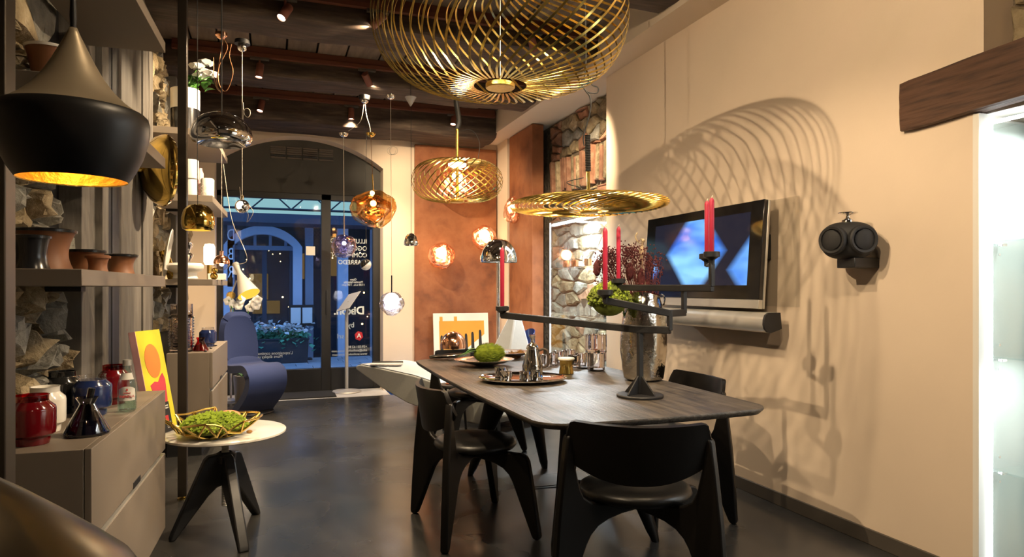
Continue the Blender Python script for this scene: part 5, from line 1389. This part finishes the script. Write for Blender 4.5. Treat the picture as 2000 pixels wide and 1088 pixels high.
# ================================================================== RIGHT WALL: SCREEN, SOUND BAR, SPEAKER
tv = thing('television', 'large black television with blue abstract picture on the cream wall', 'television', (2.72, 3.80, 1.16))
xb, xt = 2.645, 2.69
mt_ = frame((xb, 4.44, 1.16), (0, -1, 0), (xt-xb, 0, .635))      # local x along the wall towards the viewer, y up, z out into the room
W_, H_ = 1.275, .636
MB().box(0, W_, .052, H_, -.030, 0, mt_).build('glass_front', 'tv_black', tv, world=True, bevel=.003)
MB().box(0, W_, -.002, .050, -.030, -.002, mt_).build('lower_trim', 'alu', tv, world=True, bevel=.002)
MB().box(.0, W_+.003, 0, H_, -.045, -.031, mt_).build('rear_frame', 'alu', tv, world=True, bevel=.002)
MB().box(.35, .85, .1, .5, -.13, -.045, mt_).build('mount', 'black_steel', tv, world=True)
sc = MB().box(.12, 1.165, .135, .573, 0, .0015, mt_)
scr = sc.build('screen', 'tv_black', tv, world=True)
m, nt, out = _new('screen_picture')
e = _n(nt, 'ShaderNodeEmission'); tcn = _n(nt, 'ShaderNodeTexCoord'); sep = _n(nt, 'ShaderNodeSeparateXYZ'); nt.links.new(tcn.outputs['Generated'], sep.inputs[0])
def mth(op, a, b=None, c=None):
    n = _n(nt, 'ShaderNodeMath', operation=op)
    for i, v in enumerate((a, b, c)):
        if v is None: continue
        if isinstance(v, (int, float)): n.inputs[i].default_value = v
        else: nt.links.new(v, n.inputs[i])
    return n.outputs[0]
u = mth('SUBTRACT', 1.0, sep.outputs['Y']); v = sep.outputs['Z']      # u runs from the far to the near side
def hexa(cx, cy, w):
    a = mth('ABSOLUTE', mth('SUBTRACT', u, cx)); b = mth('ABSOLUTE', mth('SUBTRACT', v, cy))
    return mth('MULTIPLY', mth('SUBTRACT', w, mth('ADD', a, mth('MULTIPLY', b, .42))), 14.0)
hx = mth('MAXIMUM', mth('MAXIMUM', hexa(.48, .50, .34), hexa(1.02, .22, .22)), hexa(-.03, .25, .12))
cl = mth('MINIMUM', mth('MAXIMUM', hx, 0.0), 1.0)
nz_ = _n(nt, 'ShaderNodeTexNoise'); nz_.inputs['Scale'].default_value = 2.2; nt.links.new(tcn.outputs['Generated'], nz_.inputs['Vector'])
rp_ = _n(nt, 'ShaderNodeValToRGB'); el = rp_.color_ramp.elements; el[0].position = .30; el[0].color = (.02, .14, .68, 1); el[1].position = .68; el[1].color = (.26, .60, 1., 1)
nt.links.new(nz_.outputs['Fac'], rp_.inputs[0])
mx = _n(nt, 'ShaderNodeMixRGB'); mx.inputs[1].default_value = (.012, .012, .022, 1); nt.links.new(cl, mx.inputs[0]); nt.links.new(rp_.outputs[0], mx.inputs[2])
nt.links.new(mx.outputs[0], e.inputs[0]); e.inputs[1].default_value = 1.0
add = _n(nt, 'ShaderNodeAddShader'); gl = _n(nt, 'ShaderNodeBsdfPrincipled'); gl.inputs['Base Color'].default_value = (.005, .005, .006, 1); gl.inputs['Roughness'].default_value = .08
nt.links.new(e.outputs[0], add.inputs[0]); nt.links.new(gl.outputs[0], add.inputs[1]); nt.links.new(add.outputs[0], out.inputs[0])
scr.data.materials.clear(); scr.data.materials.append(m)
# wall plate behind
o = thing('wall_bracket', 'clear wall plate behind the television', 'bracket', (2.81, 3.4, 1.2))
MB().box(2.800, 2.812, 3.02, 4.2, 1.17, 1.80).build('plate', 'plate_glass', o, world=True); MB().box(2.70, 2.812, 3.25, 3.5, 1.45, 1.60).build('arm', 'black_steel', o, world=True, bevel=.004)
sb = thing('sound_bar', 'brushed aluminium sound bar below the television', 'sound bar', (2.70, 3.68, 1.08))
sec = [(2.735, 1.138), (2.655, 1.138), (2.632, 1.125), (2.622, 1.098), (2.620, 1.07), (2.628, 1.045), (2.648, 1.026), (2.67, 1.022), (2.745, 1.045)]
m_y = Matrix(((1, 0, 0, 0), (0, 0, -1, 0), (0, 1, 0, 0), (0, 0, 0, 1)))
MB().prism(sec, -4.30, -3.10, m_y).build('front', 'alu', sb, world=True, angle=50)
MB().prism([(x, z) for x, z in sec], -3.10, -3.085, m_y).build('end_cap', 'speaker_black', sb, world=True)
MB().prism([(x, z) for x, z in sec], -4.315, -4.30, m_y).build('end_cap', 'speaker_black', sb, world=True)
MB().box(2.74, 2.82, 3.25, 4.15, 1.05, 1.12).build('bracket', 'black_steel', sb, world=True)
sc_c = onX(1656, 470, 2.68)
spk = thing('wall_speaker', 'black rounded wall loudspeaker with two drivers and chrome top', 'loudspeaker', sc_c)
nf = Vector((-sc_c.x, -sc_c.y, 0)).normalized(); sx_ = Vector((-nf.y, nf.x, 0))       # nf towards the viewer
mS = frame((0, 0, 0), sx_, (0, 0, 1)); 
if mS.col[2].xyz.dot(nf) < 0: mS = frame((0, 0, 0), -sx_, (0, 0, 1))
def body(u, v):
    a = 2*PI*u; p = PI*v
    def sg(x, k): return math.copysign(abs(x)**k, x)
    x = .122*sg(math.sin(p), .75)*sg(math.cos(a), .70); zz = .092*sg(math.sin(p), .75)*sg(math.sin(a), .70); y = .092*sg(math.cos(p), .75)
    return mS @ Vector((x, y, zz))
MB().grid(body, 40, 24).build('cabinet', 'speaker_black', spk, weld=True, angle=70)
for s_ in (-1, 1):
    mD = mS @ Matrix.Rotation(s_*.52, 4, 'Y') @ Matrix.Translation((s_*.022, 0, .098))
    MB().lathe([(.070, -.022), (.070, .004), (.064, .011), (.054, .009), (.050, -.004)], 40, mD, caps=False).build('driver_ring', 'speaker_black', spk)
    MB().lathe([(.052, -.004), (.046, .004), (.040, -.002), (.028, -.016), (.022, -.014), (.0, -.006)], 40, mD, caps=False).build('driver_cone', 'glaze_black', spk)
MB().lathe([(.030, .088), (.028, .10), (.010, .112), (.008, .124), (.045, .134), (.046, .138), (0, .138)], 36, Matrix.Translation((0, 0, 0))).build('acoustic_lens', 'chrome', spk)
MB().box(sc_c.x-.02, 2.82, sc_c.y-.06, sc_c.y+.05, sc_c.z-.135, sc_c.z-.085).build('wall_arm', 'black_steel', spk, world=True, bevel=.004)
# small sensor on the bulkhead
o = onX(952, 254, 2.555); t = thing('motion_sensor', 'small white motion sensor at the far end of the bulkhead', 'sensor', o)
MB().box(-.02, .016, -.035, .035, -.06, .06).build('case', 'plastic_white', t, bevel=.01); MB().box(-.023, -.02, -.02, .02, -.03, .01).build('lens', 'ceramic_grey', t)

# ================================================================== BACK OF THE SHOP
# chaise
A0 = D(695, 715, 7.6); A0.z = 0; A1 = D(908, 768, 6.25); A1.z = 0
ax_ = (A1-A0).normalized(); sw = Vector((-ax_.y, ax_.x, 0))
if sw.x < 0: sw = -sw
ch_ = thing('chaise_longue', 'long grey felt chaise with pointed foot and tall swept back', 'chaise', A0)
mC = frame((0, 0, 0), ax_, (0, 0, 1))
sgn = 1 if mC.col[2].xyz.dot(sw) > 0 else -1
Ls = (A1-A0).length; k_ = Ls/1.75
poly = [(0, .355), (.0, .395), (.08, .415), (.5, .405), (1.0, .385), (1.45, .335), (1.75, .29), (1.93, .36), (2.10, .62), (2.26, .98), (2.32, 1.04), (2.37, 1.0), (2.33, .6), (2.28, .25), (2.15, .08), (1.9, .03), (1.4, .045), (.9, .095), (.45, .205), (.12, .315)]
poly = [(x*k_, z) for x, z in poly]
seatp = poly[:8]+[(2.02*k_, .40), (2.16*k_, .30), (2.20*k_, .14)]+poly[14:]
MB().prism(seatp, 0, sgn*.62, mC).build('body', 'felt_grey', ch_, bevel=.012)
b0_ = [mC @ Vector((1.80*k_, .30, sgn*.0)), mC @ Vector((2.18*k_, .20, sgn*.0)), mC @ Vector((2.18*k_, .20, sgn*.60)), mC @ Vector((1.80*k_, .30, sgn*.60))]
tq = D(1005, 612, 6.3)-A0
q0_ = [tq+ax_*(-.03)+sw*-.03, tq+ax_*.05+sw*-.03, tq+ax_*.05+sw*.03, tq+ax_*(-.03)+sw*.03]
MB().add(b0_+q0_, [(3, 2, 1, 0), (4, 5, 6, 7), (0, 1, 5, 4), (1, 2, 6, 5), (2, 3, 7, 6), (3, 0, 4, 7)]).build('back_wing', 'felt_light', ch_, bevel=.015)
topl = poly[1:8]
mbp = MB()
def topf(u, v):
    f_ = u*(len(topl)-1); i = min(len(topl)-2, int(f_)); fr = f_-i
    x = topl[i][0]*(1-fr)+topl[i+1][0]*fr; z = topl[i][1]*(1-fr)+topl[i+1][1]*fr
    return mC @ Vector((x-.006, z+.008, sgn*(.012+.596*v)))
MB().grid(topf, 36, 2).build('top_cover', 'felt_light', ch_, angle=50)
for (s_, w_) in ((.62, .54), (1.9, .10), (1.9, .52)):
    q = mC @ Vector((s_*k_, 0, sgn*w_)); MB().box(q.x-.03, q.x+.03, q.y-.03, q.y+.03, 0, .18 if s_ < 1 else .06).build('leg', 'black_steel', ch_, bevel=.003)
mg = D(755, 711, 7.45); mg.z = .428
t = thing('magazine', 'open magazine lying on the foot of the chaise', 'magazine', mg, -.28)
for s_ in (0, 1): MB().box(-.17, .17, -.115+.117*s_, -.001+.117*s_, 0, .007).build('page_stack', ['paper_grey', 'paper_white'][s_], t, bevel=.002)
MB().box(-.172, .172, .105, .135, 0, .022).build('rolled_edge', 'paper_black', t, bevel=.008)
# lectern stand
b_ = onz(677, 766, .0)
t = thing('display_stand', 'slim grey display stand with a tilted empty plate by the shop window', 'stand', b_)
MB().lathe([(0, 0), (.175, 0), (.178, .008), (.165, .022), (.04, .034), (.022, .042), (0, .042)], 44, caps=False).build('base', 'stand_grey', t)
bd = b_.dot(fw_)
ztop = D(680, 610, bd).z
MB().cyl((0, 0, .03), .021, ztop-.03, 16).build('pole', 'stand_grey', t)
pl = [D(657, 610, bd), D(690, 602, bd), D(706, 568, bd), D(673, 574, bd)]
ctr = sum(pl, Vector())/4
e1 = rt_*.21+Vector((0, 0, .05))-fw_*.157; e2 = rt_*.10+Vector((0, 0, .21))+fw_*.20
MB().box(-.115, .115, -.15, .15, -.004, .004, frame(ctr, e1, e2)).build('plate', 'stand_grey', t, world=True, bevel=.002)
MB().box(-.03, .03, -.05, .05, -.03, -.004, frame(ctr, e1, e2)).build('hinge', 'alu', t, world=True, bevel=.003)
MB().tube([b_+Vector((0, 0, ztop-.02)), ctr], .016, 10).build('neck', 'stand_grey', t, world=True)
# poster
pL, pR = onY(846, 612, 8.24), onY(953, 613, 8.24); hP = pL.z-.004
t = thing('art_poster', 'framed white poster with ochre shape and black strokes leaning on the rust panel', 'poster', ((pL.x+pR.x)/2, 8.14, .003))
wP = pR.x-pL.x; tl = -math.atan2(.10, hP)
mP = Matrix.Translation((0, 0, 0)) @ Matrix.Rotation(tl, 4, 'X') @ Matrix(((1, 0, 0, 0), (0, 0, -1, 0), (0, 1, 0, 0), (0, 0, 0, 1)))   # local x right, y up, z to the viewer
hh = hP/math.cos(tl)
MB().box(-wP/2, wP/2, 0, hh, -.02, 0, mP).build('panel', 'paper_white', t, bevel=.002)
Pq = lambda a, b: (-wP/2+a*wP, hh-b*.62)      # a across, b down in picture heights
def pp_(pts, mat, nm, z): MB().prism([Pq(a, b) for a, b in pts], z, z+.0012, mP).build(nm, mat, t)
pp_([(.10, .16), (.92, .16), (.92, .44), (.62, .70), (.10, .80)], 'paper_ochre', 'printed_shape', 0)
for a in (.11, .37): pp_([(a, .07), (a+.055, .07), (a+.055, .17), (a, .17)], 'paper_ochre', 'printed_tab', 0)
for a, b, l_ in ((.14, .48, .6), (.58, .45, .5), (.70, .42, .6), (.84, .38, .6)): pp_([(a-.022, b), (a-.01, b-.03), (a+.012, b-.03), (a+.024, b+.01), (a+.03, b+l_*.5), (a+.02, b+l_), (a-.02, b+l_), (a-.028, b+l_*.5)], 'paper_black', 'printed_stroke', .0012)
# chrome dome floor lamp
dl = D(974, 513, 6.7)
t = thing('dome_floor_lamp', 'chrome dome floor lamp on a slim pole behind the table', 'floor lamp', (dl.x, dl.y, 0))
rD = 36.5*M_PX(6.7)
MB().lathe([(rD*.97, dl.z), (rD, dl.z+.004)]+[(rD*math.cos(a)**.85, dl.z+.004+rD*1.25*math.sin(a)) for a in [PI/2*k/12 for k in range(1, 12)]]+[(0, dl.z+.004+rD*1.25)], 48, caps=False).build('shade', 'chrome', t, angle=70)
MB().cyl((0, 0, .02), .011, dl.z+.10, 12).build('pole', 'chrome', t); MB().lathe([(0, 0), (.13, 0), (.13, .015), (.02, .03), (0, .03)], 36, caps=False).build('base', 'chrome', t)
MB().sphere((0, 0, dl.z+.06), .035, 14, 10).build('bulb', 'bulb_soft', t)
# copper bell lamp on a stool
cl_ = D(885, 680, 5.95)
st_ = thing('lamp_stool', 'low round black stool hidden behind the head of the table', 'stool', (cl_.x, cl_.y, 0))
MB().lathe([(0, .40), (.13, .40), (.135, .41), (.13, .425), (0, .425)], 36, caps=False).build('seat', 'black_steel', st_)
for k in range(3): MB().tube([(.09*math.cos(k*2.09), .09*math.sin(k*2.09), .405), (.12*math.cos(k*2.09), .12*math.sin(k*2.09), 0)], .012, 8).build('leg', 'black_steel', st_)
t = thing('bell_lamp', 'polished copper bell-shaped table lamp in front of the poster', 'table lamp', (cl_.x, cl_.y, .425))
rB = 25*M_PX(5.95); zb_ = cl_.z-.425
MB().lathe([(rB, zb_), (rB*1.01, zb_+.03)]+[(rB*math.cos(a), zb_+.03+rB*1.05*math.sin(a)) for a in [PI/2*k/12 for k in range(1, 12)]]+[(0, zb_+.03+rB*1.05)], 44, caps=False).build('shade', 'copper', t, angle=70)
MB().cyl((0, 0, .01), .012, zb_+.05, 12).build('stem', 'copper', t); MB().lathe([(0, 0), (.07, 0), (.07, .010), (.015, .02), (0, .02)], 32, caps=False).build('base', 'copper', t)
# navy slant-topped cylinder
nc = D(1031, 690, 6.75)
t = thing('slant_cylinder', 'dark navy upright cylinder with a slanted open top near the stone wall', 'vase', (nc.x, nc.y, 0))
zn = D(1031, 645, 6.75).z
def cy(u, v):
    a = 2*PI*u; z = v*(zn-.035+.05*math.cos(a-.6)); return (.072*math.cos(a), .072*math.sin(a), z)
MB().grid(cy, 32, 6, .006).build('body', 'jar_blue', t, weld=True); MB().lathe([(0, .01), (.066, .01)], 24, caps=False).build('bottom', 'jar_blue', t)
# white orchid behind the blue chair
op = D(476, 600, 7.5)
t = thing('orchid', 'white orchid with pale drooping blossoms behind the blue chair', 'plant', (op.x, op.y, 0))
MB().lathe([(0, 0), (.09, 0), (.11, .30), (.10, .30), (.09, .26), (0, .26)], 28, caps=False).build('pot', 'ceramic_grey', t)
for k, tips in enumerate((((446, 588), (455, 594), (470, 586), (466, 597)), ((488, 601), (496, 592), (503, 586), (500, 597)))):
    ends = [D(a, b, 7.55) for a, b in tips]
    MB().tube(smoothpath([Vector((op.x, op.y, .26)), Vector((op.x+(.02 if k else -.02), op.y, .75)), ends[0]+Vector((0, 0, .03)), ends[-1]], 6), .005, 6).build('stem', 'leaf', t, world=True)
    for e_ in ends:
        mbo = MB()
        for j in range(5):
            g = MB().grid(lambda u, v: ((u-.5)*.062*math.sin(PI*min(1, .15+.8*v)), -.012*math.sin(PI*v), .055*v), 4, 4)
            mbo.add(g.v, g.f, Matrix.Translation(e_) @ Matrix.Rotation(j*1.2566, 4, 'Y'))
        mbo.build('blossom', 'petal_white', t, world=True)
for k in range(4): 
    g = MB().grid(lambda u, v: ((u-.5)*.09*math.sin(PI*min(1, .1+.9*v)), .24*v, .10*math.sin(v*2.2)), 4, 6)
    MB().add(g.v, g.f, Matrix.Translation((0, 0, .27)) @ Matrix.Rotation(k*1.57+.4, 4, 'Z')).build('leaf', 'leaf', t)
# cream and gold cone floor lamp by the blue chair
d_ = 7.6
t = thing('cone_floor_lamp', 'cream cone floor lamp with gold interior behind the blue chair', 'floor lamp', (D(451, 640, d_).x, D(451, 640, d_).y, 0))
j = D(451, 577, d_); ta, tb_ = D(459, 514, d_), D(486, 575, d_-.10)
MB().cyl((0, 0, .02), .012, j.z-.02, 12).build('pole', 'ceramic_white', t); MB().lathe([(0, 0), (.13, 0), (.13, .012), (.02, .03), (0, .03)], 36, caps=False).build('base', 'ceramic_white', t)
MB().lathe([(0, -.03), (.042, -.03), (.044, -.02), (.044, .02), (.042, .03), (0, .03)], 28, Matrix.Translation(j) @ Matrix.Rotation(PI/2, 4, 'X') @ Matrix.Rotation(.35, 4, 'Y'), caps=False).build('joint', 'gold_matte', t, world=True)
MB().tube([j, D(462, 548, d_)], .009, 8).build('arm', 'ceramic_white', t, world=True)
axl = (tb_-ta); La = axl.length; mQ = Matrix.Translation(ta) @ axl.to_track_quat('Z', 'Y').to_matrix().to_4x4()
MB().lathe([(0, -.004), (.030, .0), (.036, .012), (.026, .11), (.036, .16), (.080, La*.70), (.122, La)], 40, mQ, caps=False).build('shade', 'ceramic_white', t, world=True, angle=60)
MB().lathe([(.1215, La-.001), (.079, La*.70), (.035, .18), (0, .17)], 40, mQ, caps=False).build('inner_shade', 'gold_glow', t, world=True, angle=60)
MB().sphere(mQ @ Vector((0, 0, La*.72)), .028, 12, 8).build('bulb', 'bulb_soft', t, world=True)
lamp('bulb', 'POINT', mQ @ Vector((0, 0, La*.86)), 3, WARM, t, size=.03)
MB().tube(smoothpath([D(436, 320, 5.2), D(440, 350, 5.2), D(447, 400, 5.2), D(456, 440, 5.2), D(470, 470, 5.3), D(482, 500, 5.3), D(480, 512, 5.5), D(466, 516, 5.8), D(459, 514, 6.2)], 6), .003, 6).build('cable', 'cable_clear', t, world=True)

# ================================================================== LIT GLASS SHOWCASE IN THE STONE RECESS
cs = thing('glass_showcase', 'cold lit glass showcase in front of the far stone wall', 'display case', (2.95, 6.05, 0))
XA, XB = 2.84, 2.99; Y0, Y1 = 5.40, 6.70; ZA, ZB = .50, 1.98
MB().box(XA, XA+.006, Y0, Y1, ZA, ZB).build('front_pane', 'pane', cs, world=True)
MB().box(XA, XB, Y1-.006, Y1, ZA, ZB).build('side_pane', 'shelf_glass', cs, world=True)
for z in (1.485, 1.0): MB().box(XA+.008, XB, Y0, Y1-.008, z-.005, z+.005).build('glass_shelf', 'shelf_glass', cs, world=True)
MB().box(XA, XB, Y0, Y1, ZB, ZB+.01).build('top_pane', 'shelf_glass', cs, world=True)
MB().box(XA, XA+.006, Y1-.006, Y1+.002, ZA, ZB).build('light_strip', 'led_cold', cs, world=True)
MB().box(XA+.02, XA+.05, Y0, Y1-.02, ZB-.035, ZB-.012).build('light_strip', 'led_cold', cs, world=True)
MB().box(XA+.06, XA+.075, Y0, Y0+.012, ZA, ZB-.04).build('light_strip', 'led_cold', cs, world=True)
MB().box(XA, XB, Y0, Y1, .12, ZA).build('plinth', 'plaster_white', cs, world=True, bevel=.003)
MB().box(XA+.02, XB, Y0+.02, Y1-.02, 0, .12).build('toe_kick', 'black_steel', cs, world=True)
l = lamp('case_light', 'AREA', (2.93, 6.05, ZB-.04), 75, (.86, .95, 1), cs, (2.96, 6.05, 0)); l.data.shape = 'RECTANGLE'; l.data.size = .12; l.data.size_y = 1.2
def goblet(loc, k, mat, lab, grp):
    t = thing('stem_glass', lab, 'glass', loc, 0, grp)
    MB().lathe([(.028, 0), (.028, .003), (.004, .010), (.0035, .075), (.02, .095), (.030, .13), (.028, .165)], 20, caps=False).build('bowl', mat, t)
    return t
for k in range(4): goblet((2.92, 5.62+.16*k, 1.49), k, 'clear_glass', 'clear stemmed glass on the upper showcase shelf', 'stemmed glasses on the upper showcase shelf')
for k in range(3): goblet((2.90, 5.70+.14*k, 1.005), k, 'blue_glass', 'dark stemmed glass on the lower showcase shelf', 'dark stemmed glasses on the lower showcase shelf')
for k in range(3):
    t = thing('copper_cup', ['copper cup nearest the cream wall on the showcase shelf', 'middle copper cup on the showcase shelf', 'copper cup furthest along the showcase shelf'][k], 'cup', (2.88, 5.95+.20*k if k else 5.85, 1.49), 0, 'copper cups in the showcase')
    MB().lathe([(.028, 0), (.036, .004), (.038, .07), (.035, .07), (.03, .01), (0, .01)], 24, caps=False).build('body', 'copper', t)
